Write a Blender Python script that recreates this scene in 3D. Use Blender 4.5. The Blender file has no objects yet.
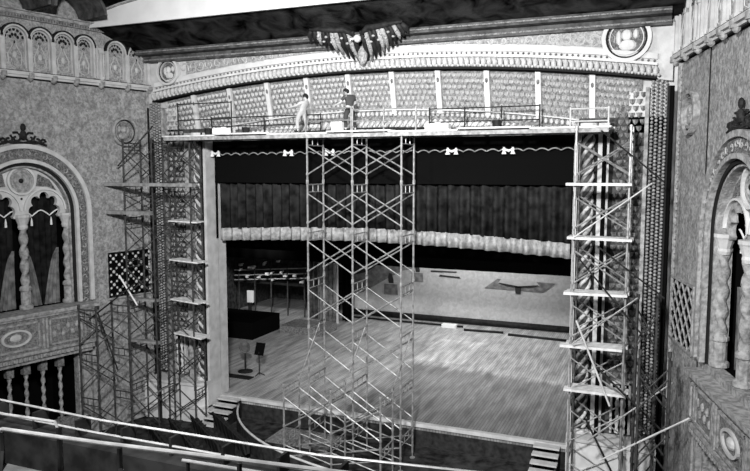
import bpy, bmesh, math, random
from mathutils import Vector, Matrix
random.seed(7)
PI = math.pi
C = bpy.context.scene.collection
sin, cos = math.sin, math.cos

# ------------------------------------------------------------------ materials
def mat(name, g, rough=0.7, var=0.0, scale=3.0, bump=0.0, bscale=None, metallic=0.0, tint=(1, 1, 1), detail=6, lo=.35, hi=.65, warp=0.0, coat=0, spec=.08):
    m = bpy.data.materials.new(name); m.use_nodes = True
    nt = m.node_tree; N = nt.nodes; L = nt.links
    b = N['Principled BSDF']
    b.inputs['Roughness'].default_value = rough
    b.inputs['Metallic'].default_value = metallic
    b.inputs['Base Color'].default_value = (g, g, g, 1)
    b.inputs['Specular IOR Level'].default_value = spec
    if coat: b.inputs['Coat Weight'].default_value = coat
    if var or bump:
        tc = N.new('ShaderNodeTexCoord')
        n = N.new('ShaderNodeTexNoise'); n.inputs['Scale'].default_value = scale
        n.inputs['Detail'].default_value = detail; n.inputs['Distortion'].default_value = warp
        L.new(tc.outputs['Object'], n.inputs['Vector'])
        if var:
            r = N.new('ShaderNodeValToRGB')
            r.color_ramp.elements[0].position = lo; r.color_ramp.elements[1].position = hi
            a = max(0, g * (1 - var)); c = min(1, g * (1 + var))
            r.color_ramp.elements[0].color = (a, a, a, 1); r.color_ramp.elements[1].color = (c, c, c, 1)
            L.new(n.outputs['Fac'], r.inputs['Fac']); L.new(r.outputs['Color'], b.inputs['Base Color'])
        if bump:
            n2 = N.new('ShaderNodeTexNoise'); n2.inputs['Scale'].default_value = bscale or scale
            n2.inputs['Detail'].default_value = 5; n2.inputs['Distortion'].default_value = warp
            L.new(tc.outputs['Object'], n2.inputs['Vector'])
            bp = N.new('ShaderNodeBump'); bp.inputs['Strength'].default_value = bump; bp.inputs['Distance'].default_value = .08
            L.new(n2.outputs['Fac'], bp.inputs['Height']); L.new(bp.outputs['Normal'], b.inputs['Normal'])
    return m

def plaster_mat(name, g, var):
    """mottled, trowelled plaster: coarse clouds times fine veins"""
    m = mat(name, g, .85, var, 2.6, .6, 7, warp=.6, detail=9)
    nt = m.node_tree; N = nt.nodes; L = nt.links; b = N['Principled BSDF']
    ramp = [x for x in N if x.type == 'VALTORGB'][0]; tc = [x for x in N if x.type == 'TEX_COORD'][0]
    n = N.new('ShaderNodeTexNoise'); n.inputs['Scale'].default_value = 8; n.inputs['Detail'].default_value = 8; n.inputs['Distortion'].default_value = .7
    L.new(tc.outputs['Object'], n.inputs['Vector'])
    r = N.new('ShaderNodeValToRGB'); r.color_ramp.elements[0].position = .38; r.color_ramp.elements[1].position = .6
    r.color_ramp.elements[0].color = (.66, .66, .66, 1); r.color_ramp.elements[1].color = (1.15, 1.15, 1.15, 1)
    mx = N.new('ShaderNodeMixRGB'); mx.blend_type = 'MULTIPLY'; mx.inputs['Fac'].default_value = 1
    L.new(n.outputs['Fac'], r.inputs['Fac']); L.new(ramp.outputs['Color'], mx.inputs['Color1']); L.new(r.outputs['Color'], mx.inputs['Color2'])
    L.new(mx.outputs['Color'], b.inputs['Base Color'])
    return m

def floor_mat():
    m = bpy.data.materials.new('stage boards'); m.use_nodes = True
    nt = m.node_tree; N = nt.nodes; L = nt.links; b = N['Principled BSDF']; b.inputs['Roughness'].default_value = .62
    tc = N.new('ShaderNodeTexCoord')
    mp = N.new('ShaderNodeMapping'); mp.inputs['Rotation'].default_value = (0, 0, PI/2)
    L.new(tc.outputs['Object'], mp.inputs['Vector'])
    br = N.new('ShaderNodeTexBrick'); br.inputs['Scale'].default_value = 1
    br.inputs['Brick Width'].default_value = 2.2; br.inputs['Row Height'].default_value = .13; br.inputs['Mortar Size'].default_value = .012
    br.inputs['Color1'].default_value = (.34, .34, .34, 1); br.inputs['Color2'].default_value = (.46, .46, .46, 1); br.inputs['Mortar'].default_value = (.2, .2, .2, 1)
    L.new(mp.outputs['Vector'], br.inputs['Vector'])
    mp2 = N.new('ShaderNodeMapping'); mp2.inputs['Scale'].default_value = (2.2, .35, 1)
    L.new(tc.outputs['Object'], mp2.inputs['Vector'])
    n = N.new('ShaderNodeTexNoise'); n.inputs['Scale'].default_value = 1.6; n.inputs['Detail'].default_value = 8
    L.new(mp2.outputs['Vector'], n.inputs['Vector'])
    r = N.new('ShaderNodeValToRGB'); r.color_ramp.elements[0].position = .33; r.color_ramp.elements[1].position = .68
    r.color_ramp.elements[0].color = (.55, .55, .55, 1); r.color_ramp.elements[1].color = (1.15, 1.15, 1.15, 1)
    L.new(n.outputs['Fac'], r.inputs['Fac'])
    mx = N.new('ShaderNodeMixRGB'); mx.blend_type = 'MULTIPLY'; mx.inputs['Fac'].default_value = 1
    L.new(br.outputs['Color'], mx.inputs['Color1']); L.new(r.outputs['Color'], mx.inputs['Color2'])
    # worn area of darker boards and one scrubbed pale square, both fixed to the boards
    sx = N.new('ShaderNodeSeparateXYZ'); L.new(tc.outputs['Object'], sx.inputs['Vector'])
    def mth(op, a, c):
        q = N.new('ShaderNodeMath'); q.operation = op; q.use_clamp = op in ('MULTIPLY_ADD',)
        for i, v in enumerate((a, c)):
            if isinstance(v, (int, float)): q.inputs[i].default_value = v
            else: L.new(v, q.inputs[i])
        return q.outputs[0]
    def edge(src, at, w):      # 0 -> 1 across at
        q = N.new('ShaderNodeMapRange'); q.inputs['From Min'].default_value = at-w; q.inputs['From Max'].default_value = at+w
        L.new(src, q.inputs['Value']); return q.outputs['Result']
    nz = mth('MULTIPLY', n.outputs['Fac'], 1.2)
    xx = mth('ADD', sx.outputs['X'], nz); yy = mth('ADD', sx.outputs['Y'], nz)
    slant = mth('ADD', yy, mth('MULTIPLY', xx, .12))
    worn = mth('MULTIPLY', edge(xx, -12.2, .5), mth('SUBTRACT', 1, edge(slant, 34.9, .35)))
    pale = mth('MULTIPLY', mth('MULTIPLY', edge(sx.outputs['X'], -12.7, .08), mth('SUBTRACT', 1, edge(sx.outputs['X'], -9.8, .08))), mth('MULTIPLY', edge(sx.outputs['Y'], 36.3, .1), mth('SUBTRACT', 1, edge(sx.outputs['Y'], 41.5, .1))))
    f = mth('ADD', mth('SUBTRACT', 1, mth('MULTIPLY', worn, .42)), mth('MULTIPLY', pale, .3))
    vm = N.new('ShaderNodeVectorMath'); vm.operation = 'SCALE'; L.new(mx.outputs['Color'], vm.inputs[0]); L.new(f, vm.inputs['Scale'])
    L.new(vm.outputs['Vector'], b.inputs['Base Color'])
    return m

M = dict(
    plaster=plaster_mat('wall plaster', .30, .22),
    plaster_dk=plaster_mat('dim plaster', .2, .3),
    plain=mat('cast plaster light', .50, .75, .14, 2.5, .2, 14),
    light=mat('cast plaster pale', .57, .7, .1, 2, .15, 12),
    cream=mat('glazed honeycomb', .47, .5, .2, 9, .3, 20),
    mid=mat('cast plaster mid', .30, .75, .35, 6, .5, 16),
    relief=mat('carved relief', .17, .8, .6, 9, 1.0, 14, warp=1.5),
    relief_lt=mat('pale carved relief', .36, .8, .35, 7, 1.0, 12, warp=1.5),
    side_relief=mat('aged carved relief', .2, .8, .5, 9, .8, 14, warp=1.2),
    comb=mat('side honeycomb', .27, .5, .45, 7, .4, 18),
    comb_back=mat('honeycomb ground', .07, .8, .4, 6, spec=0),
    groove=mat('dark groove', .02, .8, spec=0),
    soffit=mat('painted dark soffit', .022, .6, .9, 1.1, .4, 6, warp=1.0, spec=0),
    cornice_dk=mat('dark cornice', .07, .6, .5, 3, .6, 9),
    ceil=mat('dark ceiling', .03, .8, .5, 1.0, .3, 4),
    beam=mat('white beam', .68, .6, .06, 1.2),
    boards=floor_mat(),
    patch=mat('pale floor cloth', .52, .7, .14, 4),
    dark_patch=mat('worn floor boards', .2, .7, .2, 4),
    black=mat('black cloth', .0045, .9, spec=0),
    blackish=mat('charcoal cloth', .013, .9, .5, 3, spec=0),
    velvet=mat('house curtain velvet', .022, .8, .55, 2.5, spec=0),
    fringe=mat('curtain pale band', .3, .8, .3, 6, .3, 10),
    drape=mat('opening drape', .13, .85, .5, 3),
    drape_lt=mat('grey leg drape', .3, .85, .4, 4),
    white=mat('white trim', .75, .6),
    drop=mat('painted drop', .5, .8, .12, 3.2, 0, warp=1),
    drop_grey=mat('painted drop grey', .2, .8, .35, 3, 0),
    drop_pale=mat('painted drop pale grey', .45, .8, .1, 3, 0),
    drop_dark=mat('painted drop dark', .04, .8),
    metal=mat('scaffold steel', .26, .45, .35, 6, 0, metallic=.35, spec=.4),
    metal_dk=mat('dark scaffold steel', .06, .5, .4, 6, 0, metallic=.3),
    iron=mat('dark iron', .02, .5, .4, 5),
    plank=mat('pale plank wood', .6, .7, .2, 5),
    plank_dk=mat('grey plank wood', .22, .8, .3, 5),
    pipe=mat('worn painted rail', .6, .35, .25, 5, 0, metallic=.3, spec=.5),
    parapet=mat('grey balcony ledge', .16, .5, .35, 3, .3, 8),
    dark=mat('dark paint', .03, .7, .4, 4, spec=0),
    pit=mat('pit floor', .035, .8, .6, 2.5, spec=0),
    seat=mat('dark seat plush', .025, .7, spec=0),
    brick=mat('backstage brick', .05, .9, .5, 4),
    skin=mat('skin', .42, .6),
    shirt_lt=mat('light shirt cloth', .42, .8), shirt_dk=mat('dark shirt cloth', .06, .8),
    trouser_lt=mat('light trouser cloth', .36, .8), trouser_dk=mat('dark trouser cloth', .045, .8),
    hair=mat('dark hair', .015, .6), cap=mat('pale cap cloth', .6, .8), shoe=mat('dark shoe', .03, .6),
)

# ------------------------------------------------------------------ builder
class B:
    def __init__(s, T=None): s.v = []; s.f = []; s.T = T; s.sm = False
    def add(s, vs, fs):
        o = len(s.v)
        s.v += [s.T(*p) for p in vs] if s.T else [tuple(p) for p in vs]
        s.f += [tuple(i + o for i in f) for f in fs]; return s
    def box(s, x0, x1, y0, y1, z0, z1):
        return s.add([(x, y, z) for x in (x0, x1) for y in (y0, y1) for z in (z0, z1)],
                     [(0, 1, 3, 2), (4, 6, 7, 5), (0, 4, 5, 1), (2, 3, 7, 6), (0, 2, 6, 4), (1, 5, 7, 3)])
    def grid(s, rows, closed_u=False, closed_v=False, cap=False):
        nu = len(rows); nv = len(rows[0]); vs = [p for r in rows for p in r]; fs = []
        for i in range(nu if closed_u else nu - 1):
            for j in range(nv if closed_v else nv - 1):
                a = i*nv + j; b = i*nv + (j+1) % nv; c = ((i+1) % nu)*nv + (j+1) % nv; d = ((i+1) % nu)*nv + j
                fs.append((a, b, c, d))
        if cap: fs += [tuple(range(nv)), tuple((nu-1)*nv + j for j in range(nv))]
        return s.add(vs, fs)
    def tube(s, pts, r, n=6, closed=False):
        P = [Vector(p) for p in pts]; rows = []; m = len(P)
        rr = r if isinstance(r, (list, tuple)) else [r]*m
        for i, p in enumerate(P):
            a = P[(i-1) % m] if (i or closed) else p; b = P[(i+1) % m] if (i < m-1 or closed) else p
            d = (b - a).normalized()
            u = d.cross(Vector((0, 0, 1)) if abs(d.z) < .9 else Vector((0, 1, 0))).normalized(); w = d.cross(u)
            rows.append([tuple(p + u*rr[i]*cos(2*PI*k/n) + w*rr[i]*sin(2*PI*k/n)) for k in range(n)])
        return s.grid(rows, closed, True, not closed)
    def lathe(s, cx, cy, prof, n=12):
        return s.grid([[(cx + r*cos(2*PI*k/n), cy + r*sin(2*PI*k/n), z) for k in range(n)] for r, z in prof], False, True, True)
    def ball(s, cx, cy, cz, rx, ry=None, rz=None, nu=5, nv=8):
        ry = ry or rx; rz = rz or rx
        return s.grid([[(cx + rx*sin(a)*cos(2*PI*k/nv), cy + ry*sin(a)*sin(2*PI*k/nv), cz + rz*cos(a)) for k in range(nv)]
                       for a in [PI*(i+.15)/(nu+.3-.0) for i in range(nu+1)]], False, True, True)
    def prism(s, poly, y0, y1):
        n = len(poly)
        return s.add([(x, y0, z) for x, z in poly] + [(x, y1, z) for x, z in poly],
                     [tuple(range(n)), tuple(range(2*n-1, n-1, -1))] + [(i, (i+1) % n, n+(i+1) % n, n+i) for i in range(n)])
    def band(s, inner, outer, y0, y1, closed=False):
        """solid band between two 2-D curves (x,z), extruded y0..y1"""
        rows = [[(a[0], y0, a[1]), (b[0], y0, b[1]), (b[0], y1, b[1]), (a[0], y1, a[1])] for a, b in zip(inner, outer)]
        return s.grid(rows, closed, True, not closed)
    def twist(s, cx, cy, z0, z1, r, k=5.0, lobes=2, amp=.2, n=12, dz=.09):
        m = max(2, int((z1-z0)/dz)); rows = []
        for i in range(m+1):
            z = z0 + (z1-z0)*i/m
            rows.append([(cx + r*(1+amp*cos(lobes*(2*PI*j/n) - k*z*lobes))*cos(2*PI*j/n), cy + r*(1+amp*cos(lobes*(2*PI*j/n) - k*z*lobes))*sin(2*PI*j/n), z) for j in range(n)])
        return s.grid(rows, False, True, True)
    def build(s, name, m, parent=None, smooth=False):
        me = bpy.data.meshes.new(name)
        o = Vector(parent_world(parent)) if parent else Vector((0, 0, 0))
        me.from_pydata([tuple(Vector(p) - o) for p in s.v], [], s.f)
        bm = bmesh.new(); bm.from_mesh(me); bmesh.ops.recalc_face_normals(bm, faces=bm.faces); bm.to_mesh(me); bm.free()
        if smooth:
            for p in me.polygons: p.use_smooth = True
        me.materials.append(M[m])
        ob = bpy.data.objects.new(name, me); C.objects.link(ob)
        if parent: ob.parent = parent
        return ob

def parent_world(p):
    v = Vector((0, 0, 0))
    while p: v += p.location; p = p.parent
    return v
def tag(o, label=None, cat=None, group=None, kind=None):
    if label: o['label'] = label
    if cat: o['category'] = cat
    if group: o['group'] = group
    if kind: o['kind'] = kind
    return o
def thing(name, label, cat, loc=(0, 0, 0), group=None):
    o = bpy.data.objects.new(name, None); C.objects.link(o); o.location = loc; o.empty_display_size = .2
    return tag(o, label, cat, group)
def struct(b, name, m, parent=None, smooth=False):
    o = b.build(name, m, parent, smooth)
    if not parent: o['kind'] = 'structure'
    return o
def copy_tree(o, parent=None, loc=None):
    c = o.copy(); C.objects.link(c); c.parent = parent
    if loc: c.location = loc
    for ch in list(o.children): copy_tree(ch, c)
    return c
def arc(cx, cz, r, a0, a1, n, rz=None):
    return [(cx + r*cos(a0+(a1-a0)*i/n), cz + (rz or r)*sin(a0+(a1-a0)*i/n)) for i in range(n+1)]
def arch_curve(cx, zs, r, zbot, n=28):
    return [(cx - r, zbot)] + arc(cx, zs, r, PI, 0, n) + [(cx + r, zbot)]

XC = -11.1
def TW(side):
    """side-wall coordinates: t along wall from the proscenium corner, n out into the house, z"""
    def f(t, n, z):
        k = 1.0 if side == 'left' else 1.04
        x = -22.38 - .234*t*k + .972*n; y = 26.15 - .972*t*k - .234*n
        return (x if side == 'left' else 2*XC - x + .27, y, z)
    return f
def TP(side):
    """proscenium coordinates: s = distance from the centre line"""
    sg = -1 if side == 'left' else 1
    return lambda s, y, z: (XC + sg*s, y, z)
FL = -1.0     # house floor
SIDES = ('left', 'right')

# ------------------------------------------------------------------ setting
struct(B().box(-34, 12, -4, 27.0, FL-.3, FL), 'floor', 'pit')
struct(B().box(-32, 8, 27.0, 50, -.3, 0), 'stage_floor', 'boards')
struct(B().box(-19.2, -3.0, 27.02, 27.25, FL, -.3), 'stage_front_wall', 'dark')
e = B()
e.box(-19.2, -3.0, 26.9, 27.12, -.14, .015)
struct(e, 'trim_1', 'plain')                                     # pale nosing of the stage edge
struct(B().box(-32, 8, 49.8, 50.1, 0, 20), 'wall_back', 'brick')
struct(B().box(-30.3, -30, 27.6, 49.8, 0, 20), 'wall_wing', 'brick')
struct(B().box(8, 8.3, 27.6, 49.8, 0, 20), 'wall_wing_right', 'brick')
struct(B().box(-32, 8, 27.6, 50, 20, 20.3), 'ceiling_stage', 'black')

# side walls with openings
def wall_strip(T, t0, t1, z0, z1, n0, n1, opens, dt, b):
    k = int(round((t1-t0)/dt))
    for i in range(k):
        a = t0+(t1-t0)*i/k; c = t0+(t1-t0)*(i+1)/k; m = (a+c)/2
        cuts = sorted([o for o in (f(m) for f in opens) if o]); z = z0
        for lo, hi in cuts:
            if lo > z: b.box(a, c, n0, n1, z, lo)
            z = hi
        b.box(a, c, n0, n1, z, z1)
TC, ZS = 5.97, 8.96
def win_open(t):
    d = abs(t-TC)
    return (5.0, ZS + math.sqrt(max(0, 2.0**2-d*d))) if d < 2.0 else None
def loge_open(t): return (FL, 2.9) if 4.0 < t < 8.7 else None
def loge_gap(t): return (3.0, 5.0) if False else None
for sd in SIDES:
    T = TW(sd); b = B(T)
    b.box(-.35, 3.9, -.35, 0, FL, 17.4)
    wall_strip(T, 3.9, 8.8, FL, 17.4, -.35, 0, [win_open, loge_open], .07, b)
    b.box(8.8, 30, -.35, 0, FL, 17.4)
    struct(b, 'wall_'+sd, 'plaster')
    # dark room behind the openings
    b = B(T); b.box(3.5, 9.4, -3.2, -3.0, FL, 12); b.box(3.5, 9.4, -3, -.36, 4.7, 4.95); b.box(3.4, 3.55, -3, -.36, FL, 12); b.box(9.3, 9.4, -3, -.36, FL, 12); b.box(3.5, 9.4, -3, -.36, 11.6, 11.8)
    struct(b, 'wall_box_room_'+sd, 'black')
    # wainscot and pilaster below
    b = B(T); b.box(.3, 3.0, 0, .12, FL, -.1); b.box(.3, 3.0, 0, .18, -.1, .02)
    struct(b, 'baseboard_'+sd, 'mid')

# right wall vertical joint
b = B(TW('right')); b.box(3.03, 3.07, 0, .012, 3.2, 14.4); b.box(3.09, 3.13, 0, .03, 3.2, 14.4)
struct(b, 'trim_2', 'groove')
# corner strips up the meeting of wall and proscenium
for i, sd in enumerate(SIDES):
    b = B(TW(sd)); b.box(.0, .16, 0, .1, 1, 14.4)
    for k in range(52): b.ball(.22, .04, 1.4+k*.25, .05, .05, .09, 3, 6)
    struct(b, 'trim_%d' % (3+i), 'mid')

# friezes
def frieze(sd):
    T = TW(sd)
    root = thing('arcade_frieze', {'left': 'long plaster arcade frieze of round arches high on the left wall',
        'right': 'plaster arcade frieze with corbels high on the right wall'}[sd], 'frieze', T(4, 0, 14.45))
    b = B(T); b.box(.0, 10.5, 0, .12, 14.45, 16.95); b.build('ground_panel', 'relief_lt', root)
    b = B(T); b.box(0, 10.5, 0, .32, 14.47, 14.60); b.box(0, 10.5, 0, .22, 14.38, 14.47); b.build('bottom_cornice', 'plain', root)
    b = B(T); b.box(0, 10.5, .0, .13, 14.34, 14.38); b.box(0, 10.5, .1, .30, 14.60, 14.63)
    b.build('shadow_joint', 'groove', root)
    b = B(T); b.box(0, 10.5, 0, .30, 16.66, 16.80); b.box(0, 10.5, 0, .38, 16.80, 16.92); b.build('top_cornice', 'mid', root)
    b = B(T)
    for k in range(90): b.box(.06+k*.115, .12+k*.115, .3, .34, 16.68, 16.78)
    b.build('key_pattern', 'relief', root)
    bays = [(.1, 1.16), (1.24, 2.20), (2.80, 3.65), (3.69, 4.63), (4.67, 5.60), (5.64, 6.68), (6.72, 7.76), (7.8, 8.85), (8.9, 9.95)]
    for a, c in bays:
        tc = (a+c)/2; r = (c-a)/2+.02; zs = 16.40-r
        p = B(T)
        p.band(arch_curve(tc, zs, r-.07, 14.66, 14), arch_curve(tc, zs, r, 14.66, 14), .1, .27)
        arch = p.build('arch', 'plain', root)
        p = B(T)
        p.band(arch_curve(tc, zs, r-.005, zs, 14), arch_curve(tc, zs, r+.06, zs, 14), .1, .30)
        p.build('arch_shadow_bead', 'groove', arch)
        p = B(T)
        p.band(arch_curve(tc, zs, r-.15, 14.75, 14), arch_curve(tc, zs, r-.12, 14.75, 14), .1, .19)
        # ogee relief in the lower panel
        og = [(tc-r*.45, 14.85), (tc-r*.5, 15.25), (tc-r*.15, 15.6), (tc, 15.85), (tc+r*.15, 15.6), (tc+r*.5, 15.25), (tc+r*.45, 14.85), (tc, 14.75)]
        p.tube([(x, .13, z) for x, z in og], .022, 4, True)
        p.ball(tc, .13, 15.25, .09, .05, .13, 4, 6)
        p.build('panel_relief', 'plain', arch)
        p = B(T)
        for rr, m, zz in ((r*.66, 7, zs+.0), (r*.3, 4, zs+.0), (r*.0, 1, zs-.12)):
            for k in range(m):
                an = PI*(k+.5)/m; x = tc+rr*cos(an); z = zz+rr*sin(an)
                p.ball(x, .125, z, .062, .015, .07, 3, 6)
        p.build('pierced_holes', 'groove', arch)
    for x in [.05]+[(bays[i][1]+bays[i+1][0])/2 for i in range(len(bays)-1)]:
        p = B(T); p.box(x-.05, x+.05, .1, .26, 14.66, 15.75); p.box(x-.09, x+.09, .1, .3, 15.75, 15.9); p.box(x-.08, x+.08, .1, .3, 14.62, 14.74)
        p.build('pilaster', 'plain', root)
        p = B(T); p.box(x-.1, x+.1, 0, .36, 14.36, 14.56); p.lathe(x, .2, [(.12, 14.36), (.1, 14.3), (.03, 14.24)], 8)
        p.build('corbel', 'mid', root)
    p = B(T)
    for x in (2.32, 2.42, 2.52, 2.62): p.box(x, x+.035, .1, .2, 14.68, 16.0)
    p.build('fluting', 'light', root)
    return root
for sd in SIDES: frieze(sd)

# proscenium wall: spandrel above the arch, jambs beside the opening
def z_out(s): return 14.68 - .84*(min(s, 11.3)/10.9)**2        # lower edge of the rope cornice
def z_in(s): return 13.02 - .62*(min(s, 9.6)/8.2)**2           # foot of the honeycomb cove
SS = [i*.45 for i in range(26)] ; SS[-1] = 11.3
def both(ss): return [-x for x in reversed(ss[1:])] + ss
XS = both(SS)
TPc = TP('right')
b = B(TPc); b.band([(s, z_out(abs(s))) for s in XS], [(s, 16.6) for s in XS], 26.15, 27.3); b.box(11.36, 11.6, 26.15, 27.3, .9, 16.6)
b.box(-11.28, -9.9, 26.5, 27.3, 12, 14.6); b.box(9.9, 11.6, 26.5, 27.3, 12, 14.6)
struct(b, 'wall_proscenium', 'plain')
b = B(TPc); b.box(-11.6, -8.2, 26.5, 27.25, FL, 12.6); b.box(8.2, 11.6, 26.5, 27.25, FL, 12.6)
b.box(-19.3, -11.5, 27.25, 27.6, FL, 20); b.box(11.5, 19.3, 27.25, 27.6, FL, 20); b.box(-19, 19, 27.35, 27.6, 14, 20); b.box(-11.6, -8.2, 27.25, 27.6, FL, 20); b.box(8.2, 11.6, 27.25, 27.6, FL, 20)
struct(b, 'wall_proscenium_pier', 'comb_back')

arch = thing('proscenium_arch', 'huge ornate plaster proscenium arch of honeycomb bands framing the stage', 'arch', (XC, 26.15, FL))
# cove ground
rows = []
for s in XS:
    zo = z_out(abs(s)); zi = z_in(abs(s))-.9
    rows.append([(s, 26.40, zo+.05), (s, 26.95, zi), (s, 27.2, zi), (s, 27.2, zo+.05)])
B(TPc).grid([r for r in rows if abs(r[0][0]) < 10.4], False, True, True).build('cove', 'side_relief', arch)
# rope cornice beads
b = B(TPc); N = 100
for i in range(N+1):
    s = -10.75 + 21.5*i/N; z = z_out(abs(s))
    b.ball(s, 26.0, z+.25, .105, .18, .19, 5, 8); b.ball(s+.107, 25.93, z+.1, .06, .1, .06, 3, 6)
b.build('rope_cornice', 'cream', arch, True)
b = B(TPc); X2 = [x for x in XS if abs(x) <= 11]
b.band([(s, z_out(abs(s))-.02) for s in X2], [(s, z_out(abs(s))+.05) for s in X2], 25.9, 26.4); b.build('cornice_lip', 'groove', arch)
b = B(TPc); b.band([(s, z_out(abs(s))+.44) for s in X2], [(s, z_out(abs(s))+.53) for s in X2], 25.95, 26.2)
b.band([(s, z_out(abs(s))+.66) for s in X2], [(s, z_out(abs(s))+.86) for s in X2], 26.05, 26.2); b.build('cornice_fillet', 'light', arch)
b = B(TPc)
for i in range(110):
    s = -10.7+21.4*i/109; b.ball(s, 26.12, z_out(abs(s))+.6, .045, .06, .045, 3, 6)
b.build('dentil_row', 'relief', arch)
# spandrel relief with scrolls
b = B(TPc); X3 = [x for x in XS if 1.6 < abs(x) < 9.4]
for sg in (-1, 1):
    xs = [x for x in X3 if x*sg > 0]
    b.band([(s, z_out(abs(s))+.93) for s in xs], [(s, max(15.62, z_out(abs(s))+.97)) for s in xs], 26.1, 26.16)
sp = b.build('spandrel_relief', 'relief_lt', arch)
b = B(TPc)
for sg in (-1, 1):
    for k in range(13):
        s = sg*(3.6+k*.46); r = .07+.018*k; z = (z_out(abs(s))+.95+15.6)/2
        b.tube([(s+r*(1-.1*j)*cos(j*.8+k), 26.09, z+r*(1-.1*j)*sin(j*.8+k)) for j in range(9)], .026, 4)
b.build('scrollwork', 'plain', sp)
# honeycomb shells of the cove
for bay in range(11):
    s0 = -10.6 + bay*1.94; s1 = s0+1.62 if bay < 10 else s0+1.4
    b = B(TPc); nx = 8
    for j in range(7):
        for i in range(nx):
            s = s0 + (s1-s0)*(i+.5+.5*(j % 2)-.25)/nx
            if abs(s) > 10.5: continue
            zo = z_out(abs(s))-.08; zi = z_in(abs(s))+.1; f = (j+.5)/7; z = zo+(zi-zo)*f; y = 26.42+.38*f; w = .095; hh = (zo-zi)/7*.5
            b.add([(s-w, y, z+hh*.6), (s+w, y, z+hh*.6), (s+w*.75, y-.02, z-hh*.35), (s, y-.02, z-hh*.95), (s-w*.75, y-.02, z-hh*.35), (s, y-.15, z+hh*.45), (s, y-.1, z-hh*.4)],
                  [(0, 5, 1), (0, 4, 6, 5), (1, 5, 6, 2), (4, 3, 6), (3, 2, 6)])
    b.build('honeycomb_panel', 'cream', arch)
    if bay < 10:
        r = B(TPc); sm = s1+.16; zo = z_out(abs(sm)); zi = z_in(abs(sm))
        r.add([(sm+dx, y+dy, z) for dx in (-.1, .1) for (y, z) in ((26.38, zo), (26.8, zi)) for dy in (-.12, .05)], [(0, 1, 3, 2), (4, 6, 7, 5), (0, 4, 5, 1), (2, 3, 7, 6), (0, 2, 6, 4), (1, 5, 7, 3)])
        rb = r.build('rib', 'light', arch)
        r = B(TPc); r.ball(sm, 26.38, zo-.35, .075, .06, .14, 4, 8); r.box(sm-.06, sm+.06, 26.3, 26.4, zo-.14, zo-.1); r.build('rib_boss', 'relief', rb)
# lower mouldings of the cove
b = B(TPc); X4 = [x for x in XS if abs(x) < 9.7]
for i in range(96):
    s = -9.6+19.2*i/95; z = z_in(abs(s)); b.ball(s, 26.72, z, .085, .09, .11, 4, 7)
b.build('bead_row', 'cream', arch, True)
b = B(TPc); b.band([(s, z_in(abs(s))-.52) for s in X4], [(s, z_in(abs(s))-.14) for s in X4], 26.82, 27.0); b.band([(s, z_in(abs(s))+.13) for s in X4], [(s, z_in(abs(s))+.18) for s in X4], 26.6, 26.85); b.build('lower_fillet', 'plain', arch)
b = B(TPc)
for i in range(80):
    s = -9.6+19.2*i/79; z = z_in(abs(s))-.37; b.tube([(s-.09, 26.78, z-.14), (s+.09, 26.74, z+.14)], .075, 6)
b.build('twisted_moulding', 'light', arch, True)
b = B(TPc); b.band([(s, z_in(abs(s))-.85) for s in X4], [(s, z_in(abs(s))-.55) for s in X4], 26.85, 27.05); b.build('inner_shadow_line', 'groove', arch)

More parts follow.
